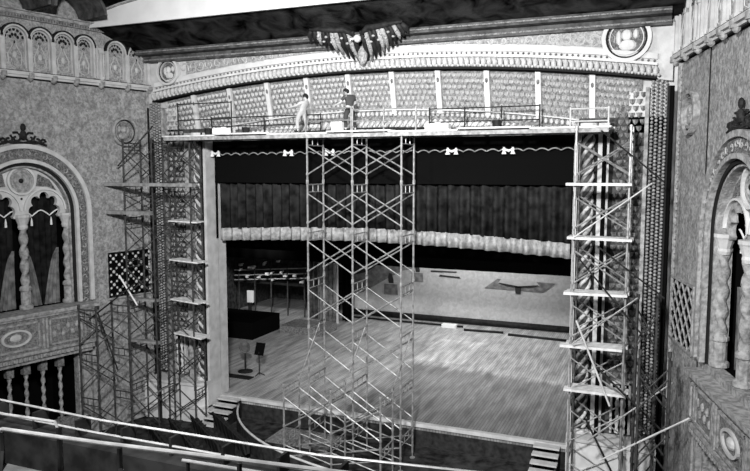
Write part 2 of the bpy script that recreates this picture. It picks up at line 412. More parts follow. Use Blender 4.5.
# jambs
def jamb(sd):
    T = TP(sd)
    b = B(T); b.box(8.1, 8.25, 26.15, 27.0, .885, 12.4); b.box(8.1, 8.25, 26.985, 27.62, 0, 12.4); b.build('opening_reveal', 'plain', arch)
    b = B(T); b.box(8.24, 8.29, 26.08, 26.2, .9, 12.4); b.build('reveal_dark_strip', 'groove', arch)  # thin dark pipe strip up the edge of the reveal
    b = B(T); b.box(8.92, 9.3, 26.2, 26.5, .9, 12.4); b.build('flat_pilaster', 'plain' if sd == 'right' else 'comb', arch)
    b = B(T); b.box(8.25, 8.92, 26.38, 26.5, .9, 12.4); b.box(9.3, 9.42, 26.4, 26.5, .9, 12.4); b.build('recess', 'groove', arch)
    b = B(T); b.lathe(8.57, 26.27, [(.17, 1.05), (.17, 12.1)], 14)
    c = b.build('twisted_column', 'comb_back', arch, True)
    for ph in range(3):
        b = B(T); b.tube([(8.57+.18*cos(4.8*z+ph*2*PI/3), 26.27+.18*sin(4.8*z+ph*2*PI/3), z) for z in [1.08+.085*q for q in range(130)]], .075, 6); b.build('helical_strand', 'cream' if ph != 1 else 'comb', c, True)
    b = B(T); b.lathe(8.57, 26.27, [(.3, .9), (.3, 1.0), (.24, 1.06)]); b.build('column_base', 'light', c)
    b = B(T); b.lathe(8.57, 26.27, [(.22, 12.05), (.32, 12.3), (.32, 12.4)]); b.build('capital', 'light', c)
    # honeycomb field
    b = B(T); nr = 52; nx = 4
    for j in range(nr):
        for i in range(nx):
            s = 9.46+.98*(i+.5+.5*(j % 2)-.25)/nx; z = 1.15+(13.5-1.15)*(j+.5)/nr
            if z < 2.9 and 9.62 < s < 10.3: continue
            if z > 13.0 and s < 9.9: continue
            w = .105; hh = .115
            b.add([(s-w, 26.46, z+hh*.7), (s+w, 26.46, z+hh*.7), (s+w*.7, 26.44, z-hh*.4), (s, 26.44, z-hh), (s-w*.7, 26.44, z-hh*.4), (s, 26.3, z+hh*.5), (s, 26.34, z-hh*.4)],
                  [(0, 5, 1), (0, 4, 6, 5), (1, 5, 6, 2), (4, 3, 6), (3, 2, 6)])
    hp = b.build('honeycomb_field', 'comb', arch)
    b = B(T)
    for z in (11.6, 10.9, 5.6, 8.4): b.ball(9.95, 26.33, z, .16, .08, .16, 4, 8)
    b.build('boss', 'relief', hp)
    b = B(T); b.box(9.60, 9.68, 26.3, 26.5, 1.0, 2.95); b.box(10.24, 10.32, 26.3, 26.5, 1.0, 2.95); b.box(9.6, 10.32, 26.3, 26.5, 2.87, 2.97)
    nf = b.build('niche_frame', 'plain', arch)
    B(T).box(9.68, 10.24, 26.42, 26.5, 1, 2.87).build('niche_back', 'black', nf)
    b = B(T); b.twist(9.85, 26.36, 1.0, 2.8, .06, 9, 2, .3, 8, .06); b.twist(10.08, 26.36, 1.0, 2.8, .06, 9, 2, .3, 8, .06); b.build('colonette', 'light', nf)
    b = B(T); b.box(10.45, 10.58, 26.2, 26.5, .9, 13.6); b.build('edge_fillet', 'mid', arch)
    b = B(T)
    for j in range(50):
        z = 1.15+j*.255
        for jj in range(2):
            for ii in range(4):
                b.ball(10.68+.145*ii, 26.22-.02*(ii in (1, 2)), z+.127*jj+.06*(ii % 2), .062, .09, .055, 3, 6)
    b.build('shell_column', 'relief_lt', arch, True)
    b = B(T); b.box(11.17, 11.27, 26.0, 26.1, .9, 13.6); b.build('corner_gap', 'groove', arch)
    # pedestal
    pts = [(8.1, 26.98), (8.1, 25.95), (8.5, 25.62), (9.5, 25.55), (10.6, 25.5), (11.28, 25.35), (11.28, 26.6)]
    def ex(p, z): return [(x, y, z) for x, y in p]
    n = len(pts); b = B(T)
    b.add(ex(pts, FL)+ex(pts, .75), [tuple(range(n)), tuple(range(n, 2*n))]+[(i, (i+1) % n, n+(i+1) % n, n+i) for i in range(n)])
    pd = b.build('pedestal', 'light', arch)
    p2 = [(x-(0 if y > 26.5 else .0), y-(.08 if y < 26.5 else 0)) for x, y in pts]
    b = B(T)
    for z0, z1 in ((.75, .88), (-.35, -.27)):
        b.add(ex(p2, z0)+ex(p2, z1), [tuple(range(n)), tuple(range(n, 2*n))]+[(i, (i+1) % n, n+(i+1) % n, n+i) for i in range(n)])
    b.build('pedestal_moulding', 'plain', pd)
for sd in SIDES: jamb(sd)

# roundels and medallions
def roundel(T, a, y, z, r, label, m1='light', k=1.0, name='plaster_roundel'):
    o = thing(name, label, 'medallion', T(a, y, z))
    b = B(T); kk = k
    b.band([(a+x*kk, z+q) for x, q in arc(0, 0, r*.78, 0, 2*PI, 32)[:-1]], [(a+x*kk, z+q) for x, q in arc(0, 0, r, 0, 2*PI, 32)[:-1]], y, y+(.22 if T in () else -.22)*1, True) if False else None
    return o, b
def disc_pts(a, z, r, k): return [(a+x*k, z+q) for x, q in arc(0, 0, r, 0, 2*PI, 32)[:-1]]
def make_roundel(T, a, y, z, r, label, sgn, k, fig, dark='groove', rim='light'):
    o = thing('plaster_roundel', label, 'medallion', T(a, y, z))
    B(T).prism(disc_pts(a, z, r*.8, k), y, y+sgn*.05).build('ground_disc', fig, o)
    B(T).band(disc_pts(a, z, r*.84, k), disc_pts(a, z, r, k), y, y+sgn*.2, True).build('rim', rim, o)
    B(T).band(disc_pts(a, z, r*.76, k), disc_pts(a, z, r*.84, k), y, y+sgn*.10, True).build('rim_shadow', dark, o)
    b = B(T); b.band(disc_pts(a, z, r*.66, k), disc_pts(a, z, r*.70, k), y, y+sgn*.14, True)
    b.ball(a, y+sgn*.08, z+.14*r, .22*r*k, .1, .24*r, 5, 8); b.ball(a+.05*r, y+sgn*.06, z-.28*r, .36*r*k, .1, .24*r, 5, 8)
    b.ball(a-.32*r*k, y+sgn*.05, z+.05*r, .12*r*k, .08, .3*r, 4, 6); b.ball(a+.36*r*k, y+sgn*.05, z+.18*r, .12*r*k, .08, .2*r, 4, 6)
    b.build('bust_relief', rim, o)
make_roundel(TPc, -9.95, 26.13, 15.2, .62, 'plaster roundel in the left top corner above the arch', -1, 1, 'relief')
make_roundel(TPc, 9.77, 26.13, 15.28, .82, 'large plaster roundel with broad plain rim in the right top corner above the arch', -1, 1, 'relief')
make_roundel(TW('left'), 1.36, 0, 12.44, .66, 'round bust medallion on the left wall beside the scaffolding', 1, 1, 'side_relief', 'iron', 'mid')
make_roundel(TW('right'), 1.55, 0, 12.55, .72, 'oval-looking bust medallion on the right wall under the frieze', 1, 1, 'side_relief', 'iron', 'mid')

# ceiling cove above the arch
def zc(y): return 15.82+(26.15-y)*.362
b = B(); b.add([(-23.4, 26.3, zc(26.3)), (1.2, 26.3, zc(26.3)), (1.2, 23.45, zc(23.45)), (-23.4, 23.45, zc(23.45)), (-23.4, 26.3, 17.4), (1.2, 26.3, 17.4), (1.2, 23.45, 17.4), (-23.4, 23.45, 17.4)],
               [(0, 1, 2, 3), (4, 5, 6, 7), (0, 1, 5, 4), (1, 2, 6, 5), (2, 3, 7, 6), (3, 0, 4, 7)])
struct(b, 'ceiling', 'soffit')
b = B(); b.box(-22.3, .1, 25.85, 26.15, 15.62, 15.95); b.box(-22.3, .1, 25.35, 25.9, 15.9, 16.12)
struct(b, 'trim_5', 'cornice_dk')
b = B(); b.box(-22.3, .1, 25.80, 25.88, 15.70, 15.76); b.box(-22.3, .1, 25.28, 25.36, 15.98, 16.03)
struct(b, 'trim_6', 'side_relief')
# white beam, its top edge arched
xs = [-23.2+i*.97 for i in range(26)]
def ztop(x): return 17.03 + .30*min(1, (x+23.2)/1.2) + 1.05*(1-((x-XC)/12.2)**2) if abs(x-XC) < 12.2 else 17.03
b = B(); b.band([(x, 16.80) for x in xs], [(x, max(17.05, ztop(x))) for x in xs], 23.2, 23.42)
b.band([(x, 16.74) for x in xs], [(x, 16.86) for x in xs], 23.1, 23.2)
struct(b, 'ceiling_beam', 'beam')
b = B(); b.band([(x, max(17.05, ztop(x))-.12) for x in xs], [(x, max(17.05, ztop(x))-.05) for x in xs], 23.12, 23.2)
struct(b, 'trim_8', 'mid')
struct(B().box(-34, 12, -4, 23.2, 18.2, 18.5), 'ceiling_house', 'ceil')
# arched ribs and vault webs along the left edge of the house ceiling
b = B(TW('left'))
for k in range(4):
    t0 = 3.4+k*2.35
    b.band([(t0+x, 16.95+z) for x, z in arc(1.1, 0, 1.0, PI, 0, 14, .85)], [(t0+x, 16.95+z) for x, z in arc(1.1, 0, 1.12, PI, 0, 14, .98)], .3, 2.2)
struct(b, 'trim_9', 'cornice_dk')
b = B(TW('left')); b.box(2.9, 14, -.3, .0, 17.4, 18.3); b.box(2.9, 14, .05, .5, 16.92, 16.98)
for k in range(5): b.box(3.15+k*2.35, 3.4+k*2.35, .2, .45, 16.95, 18.2)
struct(b, 'trim_10', 'mid')

# eagle
eg = thing('eagle_ornament', 'dark spread-winged eagle ornament at the crown of the arch', 'ornament', (XC, 25.6, 14.95))
def P(x, z): return (XC+x, 25.95-(z-14.9)*.95, z)
for sg in (-1, 1):
    b = B(); c = B()
    lead = [(.15, 15.95), (.5, 16.12), (1.0, 16.14), (1.5, 16.2), (1.95, 16.22)]
    b.tube([P(sg*x, z) for x, z in lead], [.1, .13, .12, .1, .05], 6)
    for k in range(11):       # feathers hang from the leading edge and sweep in towards the body
        x0 = .2+.17*k; z0 = 16.05+.012*k; L = 1.12-.082*k; x1 = x0-.12*L+.02*k
        m = ((x0+x1)/2+.05, z0-L*.5)
        (c if k in (1, 4, 5, 8) else b).tube([P(sg*x0, z0), P(sg*m[0], m[1]), P(sg*x1, z0-L)], [.08, .115, .04], 6)
    wg = b.build('wing', 'iron', eg, True); c.build('wing_coverts', 'relief_lt', wg, True)
    b = B()
    for k in range(9): q = P(sg*(.35+.16*k), 15.8+.02*k-.16*(k % 2)); b.ball(q[0], q[1]-.12, q[2], .075, .05, .05, 4, 6)
    b.build('small_feathers', 'mid', wg, True)
b = B(); q = P(0, 15.3); b.ball(XC, q[1]-.1, 15.22, .2, .2, .38, 6, 10)
for k in range(5): b.tube([P((k-2)*.04, 15.05), P((k-2)*.17, 14.72)], [.07, .09], 6)
b.build('body', 'relief_lt', eg, True)
b = B(); b.ball(XC, 24.95, 15.78, .15, .18, .15, 6, 10); b.tube([(XC-.05, 24.85, 15.78), (XC-.17, 24.69, 15.72), (XC-.19, 24.65, 15.64)], [.07, .045, .02], 6); b.build('head', 'light', eg, True)
b = B()
for sg in (-1, 1):
    for k in range(4): q = P(sg*(.25+.2*k), 14.80+.06*k); b.ball(q[0], q[1]+.05, q[2], .12, .1, .09, 4, 7)
b.build('scroll_base', 'plain', eg, True)

# ------------------------------------------------------------------ arched openings of the side walls
for sd in SIDES:
    T = TW(sd); k = 1.0 if sd == 'left' else 1/1.27
    w = thing('arched_opening', {'left': 'tall round-arched opening with tracery and twin dark lancets in the left wall',
                                 'right': 'round-arched opening with tracery at the right edge of the picture'}[sd], 'arched opening', T(TC, 0, 5.0))
    def ab(r0, r1, n0, n1, name, m, par=w, T=T):
        return B(T).band(arch_curve(TC, ZS, r0, 5.05, 36), arch_curve(TC, ZS, r1, 5.05, 36), n0, n1).build(name, m, par)
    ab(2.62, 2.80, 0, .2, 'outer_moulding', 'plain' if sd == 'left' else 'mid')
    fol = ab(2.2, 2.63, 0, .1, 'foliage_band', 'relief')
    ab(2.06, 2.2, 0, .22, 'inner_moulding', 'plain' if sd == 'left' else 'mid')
    ab(1.93, 2.06, -.1, .06, 'shadow_groove', 'groove')
    ab(1.86, 1.95, -.5, .0, 'inner_reveal', 'mid')
    b = B(T)
    for i in range(46):
        a = i/45; L = 3.9*2+PI*2.42; d = a*L
        if d < 3.9: x, z = TC-2.42, 5.06+d
        elif d > L-3.9: x, z = TC+2.42, 5.06+(L-d)
        else: q = PI-(d-3.9)/2.42; x, z = TC+2.42*cos(q), ZS+2.42*sin(q)
        r = .13
        b.tube([(x+r*(1-.12*j)*cos(j*.9+i*2)*(1), .12, z+r*(1-.12*j)*sin(j*.9+i*2)) for j in range(7)], .028, 4)
    b.build('leaf_scroll', 'mid', fol)
    # tracery plate: half disc with two multifoil notches
    R = 1.9; zb = 8.75
    def notch(c):
        pts = [(c+.62, zb)]
        for i in range(0, 73):
            th = math.radians(-22+224*i/72); rr = .34
            for lo in (90, 41, 139, -6, 186):
                ph = th-math.radians(lo); dd, rho = .48, .2
                if abs(dd*sin(ph)) < rho and cos(ph) > 0: rr = max(rr, dd*cos(ph)+math.sqrt(rho*rho-(dd*sin(ph))**2))
            pts.append((c+rr*cos(th), ZS+.12+rr*sin(th)*1.08))
        pts.append((c-.62, zb)); return pts
    arcp = [(TC+R*cos(q), ZS+R*sin(q)) for q in [PI*i/36 for i in range(37)]]
    out = arcp + [(TC-R, zb)]
    no = []; T0 = T; T = (lambda t, n, z, T0=T0: T0(t, n-.28, z))
    for c in (TC-.95, TC+.95): no.append(list(reversed(notch(c))))
    poly = out + no[0] + no[1] + [(TC+R, zb)]
    from mathutils.geometry import tessellate_polygon
    tris = tessellate_polygon([[Vector((x, z, 0)) for x, z in poly]])
    n = len(poly); b = B(T)
    b.add([(x, .0, z) for x, z in poly]+[(x, -.2, z) for x, z in poly], [tuple(t) for t in tris]+[tuple(i+n for i in t) for t in tris]+[(i, (i+1) % n, n+(i+1) % n, n+i) for i in range(n)])
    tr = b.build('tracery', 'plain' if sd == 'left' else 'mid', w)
    b = B(T)
    for c in (TC-.95, TC+.95): b.band(arc(c, ZS+.1, .84, PI, 0, 18), arc(c, ZS+.1, .90, PI, 0, 18), -.0, .1)
    b.band(arc(TC, 10.28, .5, 0, 2*PI, 24)[:-1], arc(TC, 10.28, .58, 0, 2*PI, 24)[:-1], 0, .12, True); b.build('tracery_ribs', 'light', tr)
    b = B(T); b.prism(arc(TC, 10.28, .48, 0, 2*PI, 24)[:-1], 0, .03)
    for rr in (.36, .24): b.band(arc(TC, 10.28, rr, 0, 2*PI, 20)[:-1], arc(TC, 10.28, rr+.05, 0, 2*PI, 20)[:-1], 0, .07, True)
    ro = b.build('rosette', 'mid', tr); B(T).ball(TC, .05, 10.28, .1, .08, .1).build('rosette_boss', 'iron', ro)
    for sg in (-1, 1):
        tri = [(TC+sg*.72, 10.55), (TC+sg*.62, 10.05), (TC+sg*1.1, 10.02), (TC+sg*1.5, 9.85), (TC+sg*1.2, 10.32)]
        B(T).prism(tri, 0, .02).build('spandrel_infill', 'relief', tr)
    B(T).ball(TC, .02, 9.55, .05, .03, .05).build('tracery_boss', 'iron', tr)
    # columns
    for c in (TC-1.87, TC, TC+1.87):
        b = B(T); b.twist(c, .0, 5.95, 8.35, .15, 5.5, 2, .25, 14, .05); col = b.build('column', 'mid', w, True)
        b = B(T); b.lathe(c, .0, [(.27, 5.02), (.27, 5.15), (.2, 5.2), (.2, 5.75), (.24, 5.8), (.24, 5.9), (.17, 5.98)]); b.build('column_base', 'mid', col)
        b = B(T); b.lathe(c, .0, [(.17, 8.3), (.2, 8.4), (.18, 8.48), (.27, 8.75), (.3, 8.8), (.3, 8.9)]); b.build('capital', 'plain', col)
    # crest
    T = T0; b = B(T)
    for sg in (-1, 1):
        for r0, cx, cz, q in ((.24, .28, 12.0, 1), (.18, .58, 11.93, 2), (.13, .8, 11.86, 0)):
            b.tube([(TC+sg*(cx+r0*(1-.1*j)*cos(j*.8+q)), .1, cz+r0*(1-.1*j)*sin(j*.8+q)) for j in range(9)], .045, 5)
        b.tube([(TC, .1, 11.8), (TC+sg*.5, .1, 11.86), (TC+sg*.95, .1, 11.72)], .05, 5)
    b.ball(TC, .12, 12.42, .12, .08, .15); b.ball(TC, .12, 12.1, .16, .1, .2); b.box(TC-.5, TC+.5, 0, .12, 11.76, 11.84)
    b.build('crest', 'iron', w)
    # draperies
    for i, c in enumerate((TC-.95, TC+.95)):
        dr = thing('lancet_drape', {('left', 0): 'dark parted drape in the right-hand lancet of the left wall opening', ('left', 1): 'dark drape in the lancet cut by the left picture edge',
                                    ('right', 0): 'dark drape in the lancet nearest the stage on the right wall', ('right', 1): 'dark drape in the far lancet at the right picture edge'}[(sd, i)], 'drape', T(c, -.5, 5.0)); T = (lambda t, n, z, T0=T0: T0(t, n-.35, z))
        b = B(T); rows = []
        for j in range(19):
            x = c-.78+1.56*j/18; rows.append([(x, -.45+.06*sin(j*2.1), 9.6), (x, -.45+.06*sin(j*2.1), 7.0), (x, -.45+.1*sin(j*2.1), 5.0)])
        b.grid(rows); b.build('backcloth', 'blackish', dr, True)
        for sg in (-1, 1):
            b = B(T); rows = []
            for q in range(9):
                z = 5.0+2.4*q/8; wd = .62*(1-q/8)**.6+.05
                rows.append([(c+sg*(.72-wd*(j/12)), -.32+.07*sin(j*1.9), z) for j in range(13)])
            b.grid(rows); b.build('side_panel', 'drape', dr, True)
        b = B(T); b.tube([(c-.75+1.5*j/16, -.25, 8.95+.09*cos(j*PI/4)-.05*(j in (4, 12))) for j in range(17)], .03, 5)
        va = b.build('pale_edging', 'white', dr)
        b = B(T)
        for sg in (-.42, .42): b.lathe(c+sg, -.22, [(.01, 8.75), (.04, 8.6), (.05, 8.4)], 6)
        b.build('tassel', 'white', dr)

# box parapets
for sd in SIDES:
    T = TW(sd); t0, t1 = (3.45, 10.5)
    w = thing('box_parapet', {'left': 'carved plaster box parapet jutting out below the left arched opening', 'right': 'carved plaster box parapet jutting out at the lower right edge'}[sd], 'parapet', T(6, 0, 3.0))
    q = .62 if sd == 'left' else .34
    if sd == 'right': T = (lambda t, n, z, T0=T: T0(t+.15, n, z-.22))
    B(T).box(t0, t1, 0, q, 3.25, 4.78).build('body', 'side_relief', w)
    b = B(T); b.box(t0-.1, t1, 0, q+.16, 4.86, 5.0); b.box(t0-.05, t1, 0, q+.08, 4.76, 4.86); b.build('ledge', 'mid', w)
    b = B(T); b.box(t0, t1, 0, q+.06, 3.3, 3.42); b.box(t0+.05, t1, 0, q-.05, 3.05, 3.25); b.box(t0+.1, t1, 0, q-.15, 2.9, 3.05); b.build('lower_moulding', 'mid', w)
    b = B(T)
    for kk in range(34): b.box(t0+.1+kk*.2, t0+.2+kk*.2, q-.05, q+.02, 3.08, 3.22)
    b.build('dentils', 'mid', w)
    for (a, c) in ((3.6, 4.0), (4.1, 5.55), (5.95, 7.85), (8.2, 10.1)):
        b = B(T); b.box(a, c, q, q+.05, 4.56, 4.64); b.box(a, c, q, q+.05, 3.52, 3.6); b.box(a, a+.07, q, q+.05, 3.52, 4.64); b.box(c-.07, c, q, q+.05, 3.52, 4.64)
        fr = b.build('panel_frame', 'mid', w)
        m = (a+c)/2
        if c-a > 1.6:
            b = B(T); b.band(arc(m, 4.08, .5, 0, 2*PI, 24, .26)[:-1], arc(m, 4.08, .6, 0, 2*PI, 24, .34)[:-1], q, q+.07, True); b.ball(m, q, 4.08, .24, .1, .16)
            b.build('oval_boss', 'plain', fr)
        elif c-a > 1:
            b = B(T)
            for j in range(6): b.ball(m-.5+.2*j, q+.02, 4.08+.14*(-1)**j, .09, .06, .14, 4, 6)
            b.build('figure_relief', 'mid', fr)
    for x in (5.62, 5.76, 7.92, 8.06): B(T).box(x, x+.08, q, q+.06, 3.45, 4.7).build('pilaster', 'mid', w)

# loge under the parapet: twisted colonettes and pilasters
for sd in SIDES:
    T = TW(sd)
    w = thing('loge_colonnade', {'left': 'row of small twisted colonettes in the dark loge below the left parapet', 'right': 'colonettes of the dark loge under the right parapet'}[sd], 'colonnade', T(6, 0, FL))
    for x in (4.76, 5.51, 6.22, 6.9, 7.6, 8.3):
        b = B(T); b.twist(x, -.12, .1, 2.35, .07, 8, 2, .4, 8, .05); cc = b.build('colonette', 'mid', w, True)
        b = B(T); b.box(x-.14, x+.14, -.26, .02, 2.35, 2.9); b.box(x-.12, x+.12, -.24, 0, FL, .1); b.build('block', 'side_relief', cc)
    b = B(T); b.box(4.0, 8.7, -.3, -.05, FL, .0); b.build('low_wall', 'side_relief', w)
    for x in (3.1, 3.55): B(T).box(x, x+.28, 0, .16, FL, 2.9).build('pilaster', 'mid', w)

# grilles
for sd in SIDES:
    T = TW(sd); a, c, z0, z1 = .1, 2.42, 4.95, 7.02
    if sd == 'right': a, c = .12, 2.6
    g = thing('wall_grille', {'left': 'dark square lattice grille dotted with pale rosettes on the left wall', 'right': 'dark diamond lattice grille low on the right wall behind the scaffolding'}[sd], 'grille', T(a, 0, z0))
    B(T).box(a, c, .0, .02, z0, z1).build('backing', 'black', g)
    b = B(T); b.box(a-.07, c+.07, 0, .1, z0-.07, z0); b.box(a-.07, c+.07, 0, .1, z1, z1+.07); b.box(a-.07, a, 0, .1, z0, z1); b.box(c, c+.07, 0, .1, z0, z1); b.build('frame', 'mid', g)
    st = .29; nx = int((c-a)/st); nz = int((z1-z0)/st); b = B(T); sx = (c-a)/nx; sz = (z1-z0)/nz
    for i in range(nx):
        for j in range(nz):
            x = a+i*sx; z = z0+j*sz
            if (i+j) % 2: b.tube([(x, .06, z), (x+sx, .06, z+sz)], .035, 4)
            else: b.tube([(x+sx, .06, z), (x, .06, z+sz)], .035, 4)
    b.build('lattice', 'iron' if sd == 'left' else 'mid', g)
    b = B(T)
    for i in range(nx+1):
        for j in range(nz+1):
            if (i+j) % 2 and a < a+i*sx < c and z0 < z0+j*sz < z1: b.ball(a+i*sx, .08, z0+j*sz, .075, .05, .075, 4, 6)
    for i in range(nx):
        for j in range(nz): b.ball(a+(i+.5)*sx, .08, z0+(j+.5)*sz, .055, .04, .055, 3, 6)
    if sd == 'left': b.build('rosettes', 'light', g)
B_ = None

# ------------------------------------------------------------------ stage dressing
def sheet(xa, xb, zt, zb, Y, amp, per, n, name, m, par, th=.03, nz=1):
    rows = []
    for i in range(n+1):
        x = xa+(xb-xa)*i/n; y = Y+amp*sin(2*PI*x/per)+amp*.5*sin(2*PI*x/(per*2.7)+1)
        t = zt(x) if callable(zt) else zt; bt = zb(x) if callable(zb) else zb
        rows.append([(x, y, t), (x, y, bt), (x, y+th, bt), (x, y+th, t)])
    return B().grid(rows, False, True, True).build(name, m, par, True)
def cz(x):       # foot of the house curtain: slight belly
    u = (x/.945+20)/17; return 10.72-.945*(10.72-(7.22 + .28*sin(PI*min(1, max(0, u))*.9+.1) - .26*max(0, u-.35)**1.2))
cur = thing('house_curtain', 'dark pleated house curtain hanging half raised across the stage', 'curtain', (XC, 27.1, 7.4))
sheet(-19.17, -3.03, 12.1, lambda x: cz(x)+.56, 27.16, .12, .46, 420, 'pleated_cloth', 'velvet', cur)
sheet(-19.17, -3.03, lambda x: cz(x)+.58, cz, 27.06, .13, .52, 420, 'pale_hem_band', 'fringe', cur)
va = thing('valance', 'black valance with pale scalloped edge and tassels at the top of the stage opening', 'valance', (XC, 26.65, 11.3))
scal = lambda x: 11.44+.09*abs(cos(PI*x/.47))+.04*((x+11.1)/8)**2*(1 if x > -11.1 else -1)
sheet(-19.15, -3.05, 12.1, scal, 26.65, .02, .6, 400, 'cloth', 'black', va)
b = B(); b.tube([(x, 26.58, scal(x)-.02) for x in [-19.1+i*.0473 for i in range(340)]], .022, 4); b.build('scalloped_edging', 'fringe', va)
for x in (-18.9, -15.1, -13.1, -7.72, -5.48):
    b = B()
    for dx in (-.17, .17): b.lathe(x+dx, 26.5, [(.03, 11.6), (.07, 11.52), (.05, 11.45), (.1, 11.33)], 8)
    b.tube([(x-.22, 26.5, 11.53), (x, 26.5, 11.45), (x+.22, 26.5, 11.53)], .05, 6)
    b.build('tassel', 'white', va)
for sd in SIDES:
    t = TP(sd); sdc = thing('side_masking', 'narrow black side cloth at the upper %s edge of the stage opening' % sd, 'curtain', t(8.02, 26.95, 7.5))
    rows = [[(7.95+.05*(q % 2)+.06*q/8, 26.72+.07*q, 12.1), (7.97+.05*(q % 2)+.05*q/8, 26.74+.07*q, 7.55)] for q in range(4)]
    rows = [[(a[0]-.0, a[1], a[2]), (c[0], c[1], c[2]), (c[0]+.04, c[1], c[2]), (a[0]+.04, a[1], a[2])] for a, c in rows]
    B(t).grid(rows, False, True, True).build('cloth', 'black', sdc)
te = B(); te.box(-19.18, -3.02, 26.82, 26.86, 10.15, 12.1); tag(te.build('teaser_curtain', 'black'), 'plain black teaser cloth between the valance and the pleated curtain', 'curtain')
bo = thing('border_curtain', 'wide black border cloth hanging across the back of the stage', 'curtain', (-13, 42, 4.4))
sheet(-29.5, 0, 15, 4.42, 42, .03, 1.1, 260, 'cloth', 'black', bo)
bo = thing('masking_border', 'black masking cloth hanging just behind the house curtain', 'curtain', (-13, 31, 6.6))
sheet(-29.5, 2, 15, lambda x: 6.5, 31.5, .03, 1.1, 200, 'cloth', 'black', bo)

dp = thing('painted_backdrop', 'pale painted garden backdrop with a basin and two urns at the back of the stage', 'backdrop', (-13, 46.5, 0))
B().box(-21.2, -1.5, 46.5, 46.53, .25, 9).build('canvas', 'drop', dp)
def flat(poly, name, m, par=dp, y=46.47): return B().prism(poly, y, y+.02).build(name, m, par)
hill = [(-21.2, 3.6), (-21.2, 1.3), (-20.2, 1.75), (-19.2, 2.3), (-18.2, 2.9), (-17.2, 3.45), (-16, 3.8), (-16, 5), (-21.2, 5)]
flat(hill, 'painted_hill', 'drop_grey'); 
flat([(-21.2, 4.2), (-21.2, 2.9), (-20, 3.2), (-18.9, 3.9), (-18, 4.3)], 'painted_cloud', 'drop_dark', y=46.455)
for nm, x, z, k in (('painted_urn', -18.05, 1.65, 1.0), ('painted_urn', -16.0, 2.75, .8)):
    u = flat([(x-.55*k, z), (x+.55*k, z), (x+.5*k, z+.85*k), (x-.5*k, z+.85*k)], nm, 'drop_grey')
    flat([(x-.15*k, z+.85*k), (x+.22*k, z+.85*k), (x+.22*k, z+1.1*k), (x+.08*k, z+1.55*k), (x-.12*k, z+1.6*k), (x-.2*k, z+1.3*k)], 'urn_figure', 'drop_dark', u, 46.45)
    flat([(x-.6*k, z+.78*k), (x+.6*k, z+.78*k), (x+.62*k, z+.95*k), (x-.5*k, z+.95*k)], 'urn_top', 'drop_pale', u, 46.462)
f = flat([(-11.1, 2.6), (-7.1, 2.55), (-6.3, 3.2), (-10.2, 3.3)], 'painted_pool', 'drop_grey')
flat([(-10.1, 2.98), (-9.6, 2.83), (-8.8, 2.75), (-8.0, 2.8), (-7.4, 2.95), (-7.45, 3.02), (-8.8, 2.88), (-10.1, 3.04)], 'basin_shadow', 'drop_dark', f, 46.45)
flat([(-10.15, 3.02), (-8.8, 2.86), (-7.35, 3.0), (-7.6, 3.25), (-9.9, 3.35)], 'basin', 'drop_pale', f, 46.455)
flat([(-8.95, 2.35), (-8.6, 2.35), (-8.55, 2.85), (-9.0, 2.85)], 'basin_foot', 'drop_dark', f, 46.45)
f = flat([(-15.0, 3.5), (-13.1, 3.55), (-13.1, 3.62), (-15.0, 3.6)], 'painted_bench', 'drop_dark')
flat([(-14.4, 3.22), (-12.8, 3.15), (-12.9, 3.26), (-14.3, 3.32)], 'bench_shadow', 'drop_dark', f)
flat([(-14.9, 3.62), (-13.2, 3.62), (-13.3, 3.85), (-14.8, 3.8)], 'bench_seat', 'drop_pale', f)
b = B(); b.tube([(-21.0, 46.2, .24), (-1.6, 46.2, .24)], .2, 10); b.build('rolled_foot', 'iron', dp, True)

b = B(); b.tube([(-21.0, 45.1, .07), (-18.6, 45.15, .07), (-18.3, 45.0, .09), (-12.2, 45.0, .09)], .07, 6)
tag(b.build('floor_pipe', 'iron', None, True), 'long dark pipe lying on the stage boards before the backdrop', 'pipe')
b = B(); b.tube([(-11.9, 44.2, .08), (-9.3, 44.4, .08)], .08, 6); tag(b.build('floor_pipe', 'iron', None, True), 'short dark pipe lying on the stage boards at mid stage', 'pipe')
b = B(); b.tube([(-8.9, 44.0, .08), (-5.2, 43.8, .08)], .08, 6); tag(b.build('floor_pipe', 'iron', None, True), 'dark pipe lying on the stage boards near the right jamb', 'pipe')
b = B(); b.box(-13.6, -12.6, 44.6, 45.1, 0, .22); tag(b.build('white_bundle', 'white'), 'small white bundle lying by the foot of the backdrop', 'bundle')

def leg(x0, x1, Y, h, m, label, per=.35):
    t = thing('leg_curtain', label, 'curtain', ((x0+x1)/2, Y, .05)); sheet(x0, x1, h, .05, Y, .1, per, 60, 'cloth', m, t); return t
leg(-23.4, -22.5, 43.6, 8, 'drape', 'narrow dark leg curtain hanging at the back left of the stage')
leg(-22.4, -20.9, 43.3, 8, 'drape_lt', 'pleated grey leg curtain next to the pale pole')
leg(-20.7, -19.9, 43.8, 8, 'black', 'black leg curtain touching the left edge of the painted backdrop')
b = B(); b.tube([(-20.72, 43.0, 0), (-20.72, 43.0, 4.6)], .09, 6); tag(b.build('stage_pole', 'light'), 'thin pale upright pole between the leg curtains', 'pole')
b = B(); b.box(-23.0, -19.9, 39.0, 41.2, 0, .5); tag(b.build('stage_riser', 'side_relief'), 'low grey riser box at the left of the stage', 'riser')
b = B(); b.box(-28.5, -23.6, 36.6, 40, 0, 1.1); tag(b.build('wing_shade_crate', 'black'), 'made-up crate blackened for the shade of the left wing', 'crate')  # crate is made up; its black colour stands for the wing's shade
